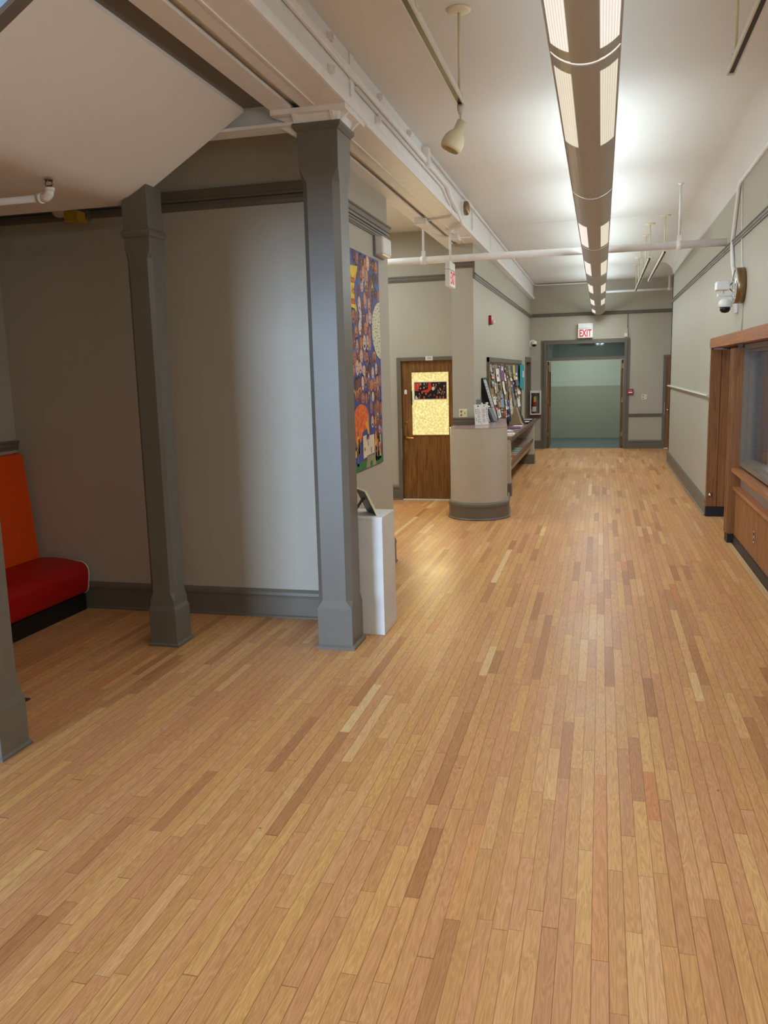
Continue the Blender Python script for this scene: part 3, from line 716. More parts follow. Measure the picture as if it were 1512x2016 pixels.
def track(X, y0, y1, z, stems, label, loc_name='track_rail'):
    t = thing('lighting_track', (X, (y0+y1)/2, z), label, 'track light', 'lighting tracks on stems')
    bm = BM(); prism(bm, [(X-.02, z-.018), (X-.012, z-.018), (X-.012, z+.004), (X+.012, z+.004), (X+.012, z-.018), (X+.02, z-.018), (X+.02, z+.018), (X-.02, z+.018)], 'Y', y0, y1); obj('rail', bm, M['railcream'], t)
    obj('slot', bx(X-.0118, X+.0118, y0+.02, y1-.02, z-.016, z+.003), M['blackm'], t)
    obj('end_cap', bx(X-.021, X+.021, y1-.03, y1+.005, z-.019, z+.019), M['railcream'], t)
    for y in stems:
        bm = BM(); tube(bm, [(X, y, z+.015), (X, y, H-.01)], .0085, 10); box(bm, X-.022, X+.022, y-.035, y+.035, z+.01, z+.03); s = obj('stem', bm, M['cream'], t)
        bm = BM(); lathe(bm, [(.072, 0), (.072, .006), (.06, .014), (.012, .02), (0, .02)], axes((X, y, H), (1, 0, 0), (0, -1, 0), (0, 0, -1)), 24); obj('canopy', bm, M['cream'], s)
    return t
track(-.836, .6, 5.28, 3.535, (1.6, 3.93, 5.21), 'cream lighting track over the left of the hall with one spotlight at its end')
track(.66, .6, 5.22, 3.535, (1.6, 5.06), 'cream lighting track at the upper right picture corner, without a spotlight')
track(.665, 13.3, 15.95, 3.535, (13.34, 14.45, 15.6), 'cream lighting track right of the pendant lamp, nearer of the two end to end')
track(.665, 15.98, 18.45, 3.525, (16.2, 17.26, 18.4), 'cream lighting track right of the pendant lamp, farther of the two end to end')
track(.83, 12.6, 16.65, 3.53, (12.7,), 'short stemmed cream lighting track closest to the right wall')
# spotlight
t = thing('spotlight', (-.836, 5.24, 3.517), 'cream bell-shaped spotlight clipped under the end of the left lighting track', 'spotlight')
bm = BM(); lathe(bm, [(.02, 0), (.02, .03), (.014, .034), (.014, .05), (0, .05)], axes((-.836, 5.24, 3.517), (1, 0, 0), (0, -1, 0), (0, 0, -1)), 18)
obj('track_adapter', bm, M['offwhite'], t)
bm = BM(); tube(bm, [(-.836, 5.24, 3.47), (-.832, 5.24, 3.41)], .007, 10); obj('stem', bm, M['offwhite'], t)
d = Vector((-.42, -.12, -.9)).normalized(); a, b = ring_frame(d)
bm = BM(); lathe(bm, [(0, 0), (.026, 0), (.03, .004), (.03, .062), (.034, .066), (.05, .085), (.062, .11), (.067, .14), (.064, .165), (.056, .178), (.05, .178), (.056, .16), (.058, .14), (.05, .10), (0, .075)], axes(Vector((-.825, 5.24, 3.425)), a, d.cross(a), d), 32)
obj('shade', bm, M['cream'], t)
# ================================================================= ALCOVE
t = thing('banquette', (-4.6, 5.0, 0), 'upholstered bench with red seat and tall orange back in the alcove', 'bench')
y0, y1 = 3.75, 6.16
obj('toe_base', bx(-4.88, -4.30, y0, y1-.02, 0, .14), M['black'], t)
prof = [(-4.84, .14)]+[(-4.33, .14)]+arc(-4.335, .20, .06, -80, -10, 4)+[(-4.262, .30)]+arc(-4.345, .335, .085, 0, 80, 6)+[(-4.45, .435), (-4.60, .448), (-4.74, .440), (-4.84, .43)]
bm = BM(); prism(bm, prof, 'Y', y0, y1-.006, smooth=True); o = obj('seat', bm, M['redv'], t, split=True)
for p in o.data.polygons: p.use_smooth = abs(p.normal.y) < .5
bk = [(-4.895, .42), (-4.745, .42), (-4.752, .50), (-4.775, .80), (-4.80, 1.10), (-4.818, 1.27)]+arc(-4.86, 1.315, .04, 0, 90, 5)+[(-4.895, 1.355)]
bm = BM(); prism(bm, bk, 'Y', y0, y1-.006); o = obj('backrest', bm, M['orangev'], t, split=True)
for p in o.data.polygons: p.use_smooth = abs(p.normal.y) < .5
bm = BM(); tube(bm, [(x, y1-.006, z) for x, z in prof[1:-3]], .006, 8); obj('seat_piping', bm, M['piping'], t)
bm = BM(); tube(bm, [(x, y1-.006, z) for x, z in bk[1:]], .005, 8); obj('back_piping', bm, M['orangev'], t)
bm = BM(); box(bm, -4.25, -3.42, 3.66, 4.23, 0, .008); tag(obj('floor_mat', bm, M['mat'], loc=(-3.8, 4.0, 0)), 'dark floor mat just showing behind the nearest column', 'mat')
t = thing('globe_lamp', (-4.12, 6.12, 3.2), 'small glass globe lamp with a yellow box, half hidden under the stair edge', 'lamp')
bm = BM(); lathe(bm, [(0, 0), (.04, .008), (.06, .03), (.068, .06), (.06, .09), (.04, .112), (.02, .12), (0, .12)], axes((-4.17, 6.05, 3.235), (1, 0, 0), (0, 1, 0), (0, 0, 1)), 20); obj('globe', bm, paint('frosted_globe', (200, 170, 150), .15), t)
obj('lamp_box', bx(-4.12, -4.0, 6.02, 6.16, 3.20, 3.28), paint('amber_box', (190, 150, 40), .4), t, bevel=.005)
obj('bracket', bx(-4.2, -3.99, 6.13, 6.2, 3.23, 3.30), M['trim'], t)

# plinth and frame
t = thing('display_plinth', (-1.74, 6.06, 0), 'tall white display plinth with scuffed sides behind the broad column', 'plinth')
obj('body', bx(-1.93, -1.552, 5.87, 6.25, 0, .885), M['ped'], t, bevel=.002)
obj('top_panel', bx(-1.932, -1.55, 5.868, 6.252, .885, .903), M['ped'], t, bevel=.001)
n = Vector((-.84, -.55, 0)).normalized(); u = Vector((-.55, .84, 0)).normalized()
o0 = Vector((-1.607, 5.935, .9035))
tilt = .44; up = (n*math.sin(tilt)+Vector((0, 0, 1))*math.cos(tilt)); nb = (n*math.cos(tilt)-Vector((0, 0, 1))*math.sin(tilt))
MF = axes(o0, u, up, nb)
t = thing('picture_frame', tuple(o0), 'small picture frame on the white plinth seen from its black back', 'frame')
bm = BM()
for a in ((0, .24, 0, .012), (0, .24, .198, .21), (0, .012, .012, .198), (.228, .24, .012, .198)): box(bm, a[0], a[1], a[2], a[3], -.014, .002, M4=MF)
obj('moulding', bm, M['cream'], t)
obj('back_board', (lambda b: (box(b, .008, .232, .008, .202, -.004, .004, M4=MF), b)[1])(BM()), M['blackm'], t)
bm = BM(); pA = MF @ Vector((.12, .14, .004)); pB = Vector((*(o0.xy+u.xy*.12+n.xy*.155), .905))
w = u*.03
for s in (0, 1):
    pass
vs = [pA-w, pA+w, pB+w*.8, pB-w*.8]; off = Vector((0, 0, .004))
A = [bm.verts.new(v) for v in vs]; B = [bm.verts.new(v+off) for v in vs]
bm.faces.new(A); bm.faces.new(B[::-1])
for k in range(4): bm.faces.new((A[k], A[(k+1) % 4], B[(k+1) % 4], B[k]))
obj('easel_strut', bm, M['black'], t)

# ================================================================= MURAL
def flat(name, rgb, rough=.6): return paint(name, rgb, rough, .10, 22)
def bgmat():
    m, nt, b = new_mat('mural_ground'); L = nt.links
    tc = nt.nodes.new('ShaderNodeTexCoord'); n = nt.nodes.new('ShaderNodeTexNoise'); n.inputs['Scale'].default_value = 7; n.inputs['Detail'].default_value = 4
    L.new(tc.outputs['Object'], n.inputs['Vector']); r = nt.nodes.new('ShaderNodeValToRGB'); e = r.color_ramp.elements
    e[0].position = .3; e[0].color = (*lin((38, 60, 128)), 1); e[1].position = .7; e[1].color = (*lin((96, 72, 128)), 1)
    x = e.new(.5); x.color = (*lin((62, 70, 140)), 1)
    L.new(n.outputs['Fac'], r.inputs['Fac']); L.new(r.outputs['Color'], b.inputs['Base Color']); b.inputs['Roughness'].default_value = .55
    return m
def balmat():
    m, nt, b = new_mat('mural_balloon'); L = nt.links
    tc = nt.nodes.new('ShaderNodeTexCoord'); n = nt.nodes.new('ShaderNodeTexNoise'); n.inputs['Scale'].default_value = 26; n.inputs['Detail'].default_value = 5
    L.new(tc.outputs['Object'], n.inputs['Vector']); r = nt.nodes.new('ShaderNodeValToRGB'); e = r.color_ramp.elements
    e[0].position = .32; e[0].color = (*lin((206, 66, 20)), 1); e[1].position = .72; e[1].color = (*lin((244, 150, 40)), 1); x = e.new(.5); x.color = (*lin((232, 98, 24)), 1)
    L.new(n.outputs['Fac'], r.inputs['Fac']); L.new(r.outputs['Color'], b.inputs['Base Color']); b.inputs['Roughness'].default_value = .55
    return m
def scribble():
    m, nt, b = new_mat('mural_oval_writing'); L = nt.links
    tc = nt.nodes.new('ShaderNodeTexCoord'); mp = nt.nodes.new('ShaderNodeMapping'); mp.inputs['Scale'].default_value = (1, 26, 60)
    L.new(tc.outputs['Object'], mp.inputs['Vector'])
    n = nt.nodes.new('ShaderNodeTexNoise'); n.inputs['Scale'].default_value = 1.; n.inputs['Detail'].default_value = 3; L.new(mp.outputs['Vector'], n.inputs['Vector'])
    r = nt.nodes.new('ShaderNodeValToRGB'); e = r.color_ramp.elements
    e[0].position = .36; e[0].color = (*lin((128, 122, 96)), 1); e[1].position = .48; e[1].color = (*lin((222, 216, 182)), 1)
    L.new(n.outputs['Fac'], r.inputs['Fac']); L.new(r.outputs['Color'], b.inputs['Base Color']); b.inputs['Roughness'].default_value = .6
    return m
skin = [(122, 74, 52), (96, 58, 46), (150, 96, 66), (196, 146, 118), (214, 174, 156), (206, 128, 70), (180, 110, 90), (134, 84, 62), (224, 190, 170), (110, 72, 80)]
mm = [bgmat(), flat('mural_star', (238, 204, 36)), scribble(), balmat(), flat('mural_castle', (224, 206, 176)), flat('mural_grass', (52, 116, 66)), flat('mural_path', (150, 150, 104)),
      flat('mural_hair', (26, 24, 34)), flat('mural_white', (230, 222, 214)), flat('mural_mouth', (150, 36, 44)), flat('mural_brown', (104, 66, 56)), flat('mural_blue', (66, 120, 190)), flat('mural_orange', (236, 160, 44))]
K0 = len(mm); mm += [flat('mural_skin_%d' % i, c) for i, c in enumerate(skin)]
XM = -2.066
rnd = random.Random(3)
my0, my1, mz0, mz1 = 6.32, 7.925, 1.10, 3.01
def ell(bm, y, z, ry, rz, mi, x, n=16, top=1., rot=0.):
    pts = []
    for k in range(n):
        a = 2*PI*k/n; p, q = ry*math.cos(a), rz*math.sin(a)
        if q > 0: q *= top
        p, q = p*math.cos(rot)-q*math.sin(rot), p*math.sin(rot)+q*math.cos(rot)
        pts.append((x, min(my1-.002, max(my0+.002, y+p)), min(mz1-.002, max(mz0+.002, z+q))))
    poly(bm, pts, mi)
bm = BM(); box(bm, -2.0795, XM, my0, my1, mz0, mz1, 0)
# rows of painted faces
def inside(y, z):
    if (y-7.93)**2/.34**2+(z-2.36)**2/.31**2 < 1: return True
    if z < 1.42 and 7.17 < y < 7.62: return True
    if (y-7.19)**2/.28**2+(z-1.55)**2/.19**2 < 1: return True
    if y < 7.16 and 2.46 < z < 2.93: return True
    return z < 1.16
row = 0; z = 2.93
while z > 1.18:
    y = my0+.06+(row % 2)*.05
    while y < my1-.03:
        yy, zz = y+rnd.uniform(-.02, .02), z+rnd.uniform(-.025, .025)
        if not inside(yy, zz):
            ry, rz = rnd.uniform(.036, .056), rnd.uniform(.045, .07); x = XM+.0006+rnd.random()*.0004
            sk = K0+rnd.randrange(len(skin)); h = rnd.random()
            if h < .55: ell(bm, yy, zz+rz*.25, ry*1.2, rz*1.1, rnd.choice((7, 7, 7, 10, 10, 12)), x, 14)
            elif h < .7: poly(bm, [(x, yy-ry, zz+rz*.5), (x, yy+ry, zz+rz*.5), (x, yy+ry*.1, zz+rz*2.1)], rnd.choice((8, 11, 1)))
            elif h < .8: ell(bm, yy, zz-rz*.9, ry*1.5, rz*.8, 11, x, 12)
            ell(bm, yy, zz, ry, rz, sk, x+.0005, 16)
            for s in (-1, 1): ell(bm, yy+s*ry*.42, zz+rz*.2, ry*.15, rz*.09, rnd.choice((7, 7, 8)), x+.001, 8)
            m_ = rnd.random(); ell(bm, yy, zz-rz*.45, ry*(.2+.25*m_), rz*(.08+.18*m_*m_), 9 if m_ < .8 else 7, x+.001, 10)
        y += rnd.uniform(.092, .125)
    z -= .118; row += 1
X2 = XM+.0022
# star with its words
cy_, cz_ = 6.72, 2.70
pts = []
for ang, r in ((23, .52), (-2, .35), (-30, .43), (-60, .22), (-95, .45), (-128, .22), (-160, .45), (172, .24), (140, .47), (110, .22), (80, .34), (50, .24)):
    pts.append((X2, max(my0+.002, cy_+r*math.cos(math.radians(ang))), min(mz1-.002, cz_+r*.88*math.sin(math.radians(ang)))))
poly(bm, pts, 1)
# oval of writing, balloon, castle, lawn
ell(bm, 7.93, 2.36, .31, .265, 2, X2, 40)
ell(bm, 7.19, 1.565, .245, .125, 3, X2, 32, 1.0)
poly(bm, [(X2+.0003, 7.30, 1.52), (X2+.0003, 7.42, 1.55), (X2+.0003, 7.44, 1.40), (X2+.0003, 7.41, 1.39)], 12)
poly(bm, [(X2-.0002, 6.98, 1.50), (X2-.0002, 7.25, 1.50), (X2-.0002, 7.17, 1.36), (X2-.0002, 7.0, 1.34)], 3)
poly(bm, [(X2, my0+.002, mz0+.002), (X2, my1-.002, mz0+.002), (X2, my1-.002, 1.165), (X2, 7.7, 1.175), (X2, 7.2, 1.18), (X2, 6.9, 1.165), (X2, my0+.002, 1.18)], 5)
X3 = X2+.0006
poly(bm, [(X3, 7.30, mz0+.004), (X3, 7.66, mz0+.004), (X3, 7.60, 1.21), (X3, 7.34, 1.21)], 6)
poly(bm, [(X3, 7.215, 1.20), (X3, 7.335, 1.205), (X3, 7.335, 1.405), (X3, 7.215, 1.405)], 4)
poly(bm, [(X3, 7.335, 1.215), (X3, 7.60, 1.22), (X3, 7.60, 1.395), (X3, 7.42, 1.395), (X3, 7.335, 1.35)], 4)
X4 = X3+.0005
for a in ((7.375, 7.39, 1.30, 1.40), (7.40, 7.425, 1.36, 1.41)): poly(bm, [(X4, a[0], a[2]), (X4, a[1], a[2]), (X4, a[1], a[3]), (X4, a[0], a[3])], 10)
poly(bm, [(X4, 7.48, 1.225), (X4, 7.50, 1.225), (X4, 7.50, 1.28), (X4, 7.49, 1.29), (X4, 7.48, 1.28)], 10)
for k in range(2): poly(bm, [(X4, 7.245+.03*k, 1.265), (X4, 7.262+.03*k, 1.265), (X4, 7.262+.03*k, 1.295), (X4, 7.245+.03*k, 1.295)], 9)
ell(bm, 7.48, 1.13, .045, .03, 5, X4, 16)
# small standing figures at the foot
for k in range(26):
    y = rnd.choice((rnd.uniform(6.36, 7.18), rnd.uniform(7.62, 7.9))); z = rnd.uniform(1.2, 1.40)
    poly(bm, [(X2, y-.03, z-.07), (X2, y+.03, z-.07), (X2, y+.02, z+.02), (X2, y-.02, z+.02)], rnd.choice((1, 9, 10, 11, 7, 8, 12)))
    ell(bm, y, z+.04, .02, .025, K0+rnd.randrange(len(skin)), X3, 10)
t = tag(obj('mural_canvas', bm, mm, loc=(-2.08, 7.1, 1.1)), 'tall unframed mural of many painted faces on blue, with yellow star and orange balloon', 'mural')
for w, z in (('Cultural', 2.755), ('Arts', 2.665), ('Center', 2.578)):
    text('lettering', w, .095, face_px(X2+.0006, 7.10, z), flat('mural_word_orange', (196, 70, 14)), t, .0003, 'RIGHT', .62, .02)
t = thing('wall_speaker', (-2.08, 8.0, 3.1), 'white wall box with rounded front above the mural corner', 'wall box')
obj('body', bx(-2.08, -1.985, 7.83, 8.14, 3.055, 3.225), M['offwhite'], t, bevel=.02)
obj('back_plate', bx(-2.08, -2.06, 7.80, 8.15, 3.045, 3.235), M['grey'], t)
for z in (3.09, 3.13):
    bm = BM(); lathe(bm, [(.006, 0), (.006, .003), (0, .003)], axes((-1.985, 8.05, z), (0, 1, 0), (0, 0, 1), (1, 0, 0)), 10); obj('indicator_light', bm, M['paper'], t)
# corridor pieces
t = thing('door_poster', (-2.52, 12.63, 1.68), 'wide dark photo poster with red band taped on the yellow door glass', 'poster')
bm = BM(); px0, px1, pz0, pz1 = -2.77, -2.272, 1.555, 1.81
YPp = 12.632
box(bm, px0, px1, YPp, YPp+.003, pz0, pz1, 0)
pr = random.Random(5)
def pp(u, v, k=0): return (px0+u*(px1-px0), YPp-.0006-.0004*k, pz1-v*(pz1-pz0))
poly(bm, [pp(.005, .05), pp(.18, .02), pp(.2, .2), pp(.1, .3), pp(.14, .52), pp(.005, .5)], 1)
poly(bm, [pp(.24, .5), pp(.42, .42), pp(.44, .02), pp(.52, .02), pp(.54, .4), pp(.42, .62), pp(.2, .56)], 1)
poly(bm, [pp(.02, .98), pp(.04, .76), pp(.10, .92), pp(.11, .98)], 2); poly(bm, [pp(.54, .42), pp(.56, .25), pp(.59, .3), pp(.62, .23), pp(.64, .42), pp(.58, .5)], 2)
for (u, v) in ((.1, .17), (.2, .1), (.31, .1), (.39, .08), (.12, .34), (.19, .36), (.3, .32), (.37, .24), (.15, .68), (.24, .62), (.36, .68), (.6, .16), (.68, .17), (.66, .3), (.8, .4), (.82, .46), (.93, .24), (.92, .4), (.5, .75), (.78, .62), (.84, .68), (.9, .72), (.73, .66), (.94, .6), (.62, .78), (.45, .82), (.18, .78)):
    w, h = pr.uniform(.016, .026), pr.uniform(.05, .075)
    poly(bm, [pp(u+w*math.cos(2*PI*k/10), v+h*math.sin(2*PI*k/10), 1) for k in range(10)], 3+pr.randrange(2))
for (u, v) in ((.15, .9), (.3, .88), (.8, .9), (.9, .9), (.7, .88), (.88, .55), (.75, .5)):
    poly(bm, [pp(u-.03, v+.09), pp(u+.03, v+.09), pp(u+.02, v-.06), pp(u-.02, v-.06)], pr.choice((1, 4, 5)))
poly(bm, [pp(.77+.03*math.cos(2*PI*k/12), .08+.05*math.sin(2*PI*k/12)) for k in range(12)], 5)
obj('print', bm, [flat('poster_black', (20, 14, 18)), flat('poster_red', (214, 60, 40)), flat('poster_white', (226, 214, 206)), flat('poster_skin', (196, 134, 112)), flat('poster_skin_dark', (140, 90, 80)), flat('poster_grey', (96, 100, 100))], t)
bm = BM()
for a in ((px0-.012, px1+.012, pz1, pz1+.012), (px0-.012, px1+.012, pz0-.012, pz0), (px0-.012, px0, pz0, pz1), (px1, px1+.012, pz0, pz1)): box(bm, a[0], a[1], YPp+.0005, YPp+.003, a[2], a[3])
obj('border', bm, M['paper'], t)
t = thing('room_number_sign', (-2.52, 12.56, 2.165), 'small white room number card over the oak corridor door', 'sign')
obj('card', bx(-2.575, -2.465, 12.557, 12.565, 2.137, 2.20), M['offwhite'], t)
text('lettering', '104', .045, face_ny(-2.52, 12.5565, 2.168), M['ink'], t, .0004)
t = thing('door_tag', (-2.80, 12.6, 1.55), 'dark strap tag hanging at the left edge of the yellow door glass', 'tag')
obj('strap', bx(-2.818, -2.80, 12.600, 12.611, 1.47, 1.68), M['black'], t); obj('clip', bx(-2.80, -2.775, 12.602, 12.611, 1.52, 1.545), M['paper'], t)
# ================================================================= COUNTER WITH ROUNDED END
PX, PY, PR = -1.587, 11.225, .385
def pod(r, back=.0):
    pts = arc(PX, PY, r, 180, 360, 32)
    return pts+[(-1.43+back, 13.08), (-1.70, 13.08), (-1.70, 11.6), (PX-r, 11.6)]
t = thing('rounded_counter', (PX, PY, 0), 'high counter end with half-round painted front and mauve top', 'counter')
bm = BM(); prism(bm, pod(PR), 'Z', 0, 1.212); o = obj('curved_panel', bm, M['counter'], t, split=True)
for p in o.data.polygons: p.use_smooth = abs(p.normal.z) < .5
bm = BM(); prism(bm, pod(PR), 'Z', 1.212, 1.22); obj('worktop', bm, M['lam'], t)
bm = BM()
R_ = []
for d, z in [(0, 0), (.036, 0), (.038, .012), (.03, .022), (.022, .028), (.021, .155), (.024, .16), (.024, .172), (.03, .185), (.026, .21), (.016, .225), (.0, .236)]:
    R_.append([bm.verts.new((x, y, z)) for x, y in [(PX-PR-d, 11.6)]+arc(PX, PY, PR+d, 180, 360, 40)+[(PX+PR+d-.06, 11.9)]])
for A, B in zip(R_, R_[1:]):
    for k in range(len(A)-1):
        f = bm.faces.new((A[k], A[k+1], B[k+1], B[k])); f.smooth = False
obj('base_moulding', bm, TR, t)
t = thing('brochure_counter', (-1.52, 15.5, 0), 'long low mauve counter with under-shelf below the bulletin board', 'counter')
obj('worktop', bx(-1.70, -1.325, 13.08, 18.03, .885, .935), M['lam'], t)
obj('edge_band', bx(-1.325, -1.318, 13.08, 18.03, .875, .936), M['lamedge'], t)
for y0, y1 in ((13.085, 13.2), (17.75, 18.0)):
    s = obj('support_panel', bx(-1.70, -1.352, y0, y1, 0, .885), M['counter'], t)
    bm = BM(); box(bm, -1.70, -1.335, y0-.015, y1+.012, 0, .17); box(bm, -1.70, -1.342, y0-.01, y1+.008, .17, .2); obj('base_moulding', bm, TR, s)
obj('shelf', bx(-1.70, -1.365, 13.2, 17.75, .50, .54), M['lam'], t)
obj('shelf_edge', bx(-1.365, -1.358, 13.2, 17.75, .495, .541), M['lamedge'], t)
obj('apron', bx(-1.42, -1.40, 13.2, 17.75, .34, .50), M['tan'], t)
# wall rail behind the counter and outlet
struct('trim_21', (lambda b: (prism(b, [(11.6-d, z) for d, z in rail_prof(1.225, 1.325, .03)], 'X', -2.0, -1.69), b)[1])(BM()), TR)
def plate(name, M4, w, h, mat, label, cat, kind):
    """wall plate of two gangs in the local plane of M4"""
    bm = BM(); box(bm, -w/2, w/2, -h/2, h/2, 0, .007, M4=M4); loc = tuple(M4.translation)
    o = tag(obj(name, bm, mat, loc=loc, bevel=.002), label, cat)
    if kind == 'both':
        for dz in (-.22, .22):
            bm = BM(); lathe(bm, [(.016, .007), (.016, .0095), (0, .0095)], M4 @ Matrix.Translation((-w*.22, h*dz, 0)), 16); obj('socket', bm, M['tan'], o)
        obj('toggle', (lambda b: (box(b, w*.22-.005, w*.22+.005, -.012, .012, .007, .016, M4=M4), b)[1])(BM()), M['tan'], o)
    else:
        for dz in (-.22, .22):
            bm = BM(); lathe(bm, [(.016, .007), (.016, .0095), (0, .0095)], M4 @ Matrix.Translation((0, h*dz, 0)), 16); obj('socket', bm, M['blackm'], o)
    return o
plate('switch_outlet_plate', face_ny(-1.855, 11.6, 1.385), .115, .115, M['cream'], 'cream switch and socket plate on the wall above the rounded counter', 'wall plate', 'both')
plate('switch_outlet_plate', face_ny(1.02, 21.25, 1.245), .12, .12, M['cream'], 'cream switch and socket plate on the end wall right of the red pull station', 'wall plate', 'both')
plate('wall_outlet', axes((1.449, 8.47, .32), (0, -1, 0), (0, 0, 1), (-1, 0, 0)), .075, .12, M['chrome'], 'metal socket plate on the slatted timber apron', 'wall plate', 'one')

# menu card in a stand
def leaf(o, xdir, w, h, lean, thick=.003):
    """frame for a sheet standing at o, width along xdir, leaning backwards"""
    x = Vector((*xdir, 0)).normalized(); n = Vector((x.y, -x.x, 0)); up = Vector((0, 0, 1))*math.cos(lean)-n*math.sin(lean)
    return axes(o, x, up, x.cross(up))
MC = leaf((-1.66, 11.43, 1.222), (.165, .11), .2, .28, .16)
t = thing('menu_card', (-1.6, 11.47, 1.222), 'white printed two-column card standing in an acrylic holder on the rounded counter', 'card')
bm = BM(); box(bm, 0, .205, 0, .285, 0, .002, M4=MC); sh = obj('sheet', bm, M['paper'], t)
bm = BM(); rr = random.Random(2)
def ink(a, b, c, d): box(bm, a, b, c, d, .0021, .0026, M4=MC)
for cx0 in (.04, .115):
    for k in range(24): 
        if k in (7, 15): continue
        ink(cx0, cx0+rr.uniform(.03, .055), .04+k*.0078, .0418+k*.0078)
for z in (.06, .085, .155, .18, .205): ink(.018, .026, z, z+.018)
for z in (.05, .08, .11, .14, .17, .2, .22): ink(.182, .190, z, z+.016)
lathe(bm, [(.011, .002), (.011, .0026), (0, .0026)], MC @ Matrix.Translation((.06, .262, 0)), 14)
bm2 = MC @ Matrix.Translation((.15, .262, 0)) @ Matrix.Rotation(.7, 4, 'Z'); box(bm, -.012, .012, -.004, .004, .0021, .0026, M4=bm2)
ink(.09, .10, .015, .022)
obj('printing', bm, M['ink'], sh)
bm = BM(); box(bm, -.004, .209, -.002, .29, -.003, -.001, M4=MC); box(bm, -.004, .209, -.004, -.0005, -.06, .012, M4=MC); box(bm, -.004, .209, -.0005, .012, .010, .012, M4=MC); obj('acrylic_stand', bm, M['glass'], t)
# leaflet holders
for k, (o, lab) in enumerate((((-1.60, 12.02, 1.222), 'left of two grey acrylic leaflet holders on the rounded counter'), ((-1.525, 12.22, 1.222), 'right of two grey acrylic leaflet holders on the rounded counter'))):
    MH = leaf(o, (.25, .75), .11, .3, .42)
    t = thing('leaflet_holder', o, lab, 'leaflet holder', 'leaflet holders')
    bm = BM(); box(bm, 0, .12, 0, .20, .025, .03, M4=MH); box(bm, 0, .12, 0, .24, -.005, 0, M4=MH); box(bm, 0, .005, 0, .2, 0, .025, M4=MH); box(bm, .115, .12, 0, .2, 0, .025, M4=MH); box(bm, 0, .12, -.004, 0, -.005, .03, M4=MH)
    obj('pocket', bm, M['acry'], t)
    bm = BM(); box(bm, .008, .112, .004, .30, .003, .022, M4=MH); lf = obj('leaflets', bm, M['paper'], t)
    for a in ((.03, .09, .245, .28), (.012, .108, .21, .225)):
        bm = BM(); box(bm, *a, .022, .0228, M4=MH); obj('printed_block', bm, M['ink'], lf)
t = thing('acrylic_sign_holder', (-1.63, 12.0, 1.222), 'plain smoked acrylic sign holder behind the white printed card', 'sign holder')
MS = leaf((-1.685, 11.78, 1.222), (.10, .12), .1, .34, .1)
bm = BM(); box(bm, 0, .10, 0, .34, 0, .004, M4=MS); obj('panel', bm, M['acry'], t)
bm = BM(); box(bm, 0, .10, 0, .004, 0, .06, M4=MS); obj('foot', bm, M['acry'], t)
# tall black framed sign leaning on the wall
MB = leaf((-1.50, 12.30, 1.222), (-.03, .42), .42, .66, .29)
MB = axes((-1.505, 12.32, 1.222), (0, 1, 0), Vector((-.28, 0, .96)).normalized(), Vector((.96, 0, .28)).normalized())
t = thing('framed_sign', (-1.505, 12.5, 1.222), 'tall black framed grey sign leaning on the wall left of the bulletin board', 'framed sign')
bm = BM()
for a in ((0, .42, 0, .025), (0, .42, .635, .66), (0, .025, .025, .635), (.395, .42, .025, .635)): box(bm, a[0], a[1], a[2], a[3], -.06, .012, M4=MB)
obj('frame', bm, M['blackm'], t)
bm = BM(); box(bm, .025, .395, .025, .635, -.05, .004, M4=MB); pn = obj('panel', bm, paint('grey_sign_sheet', (186, 186, 184), .5), t)
bm = BM()
for k in range(9): box(bm, .08, .08+rr.uniform(.12, .26), .2+.045*k, .212+.045*k, .004, .0048, M4=MB)
obj('printing', bm, M['grey'], pn)

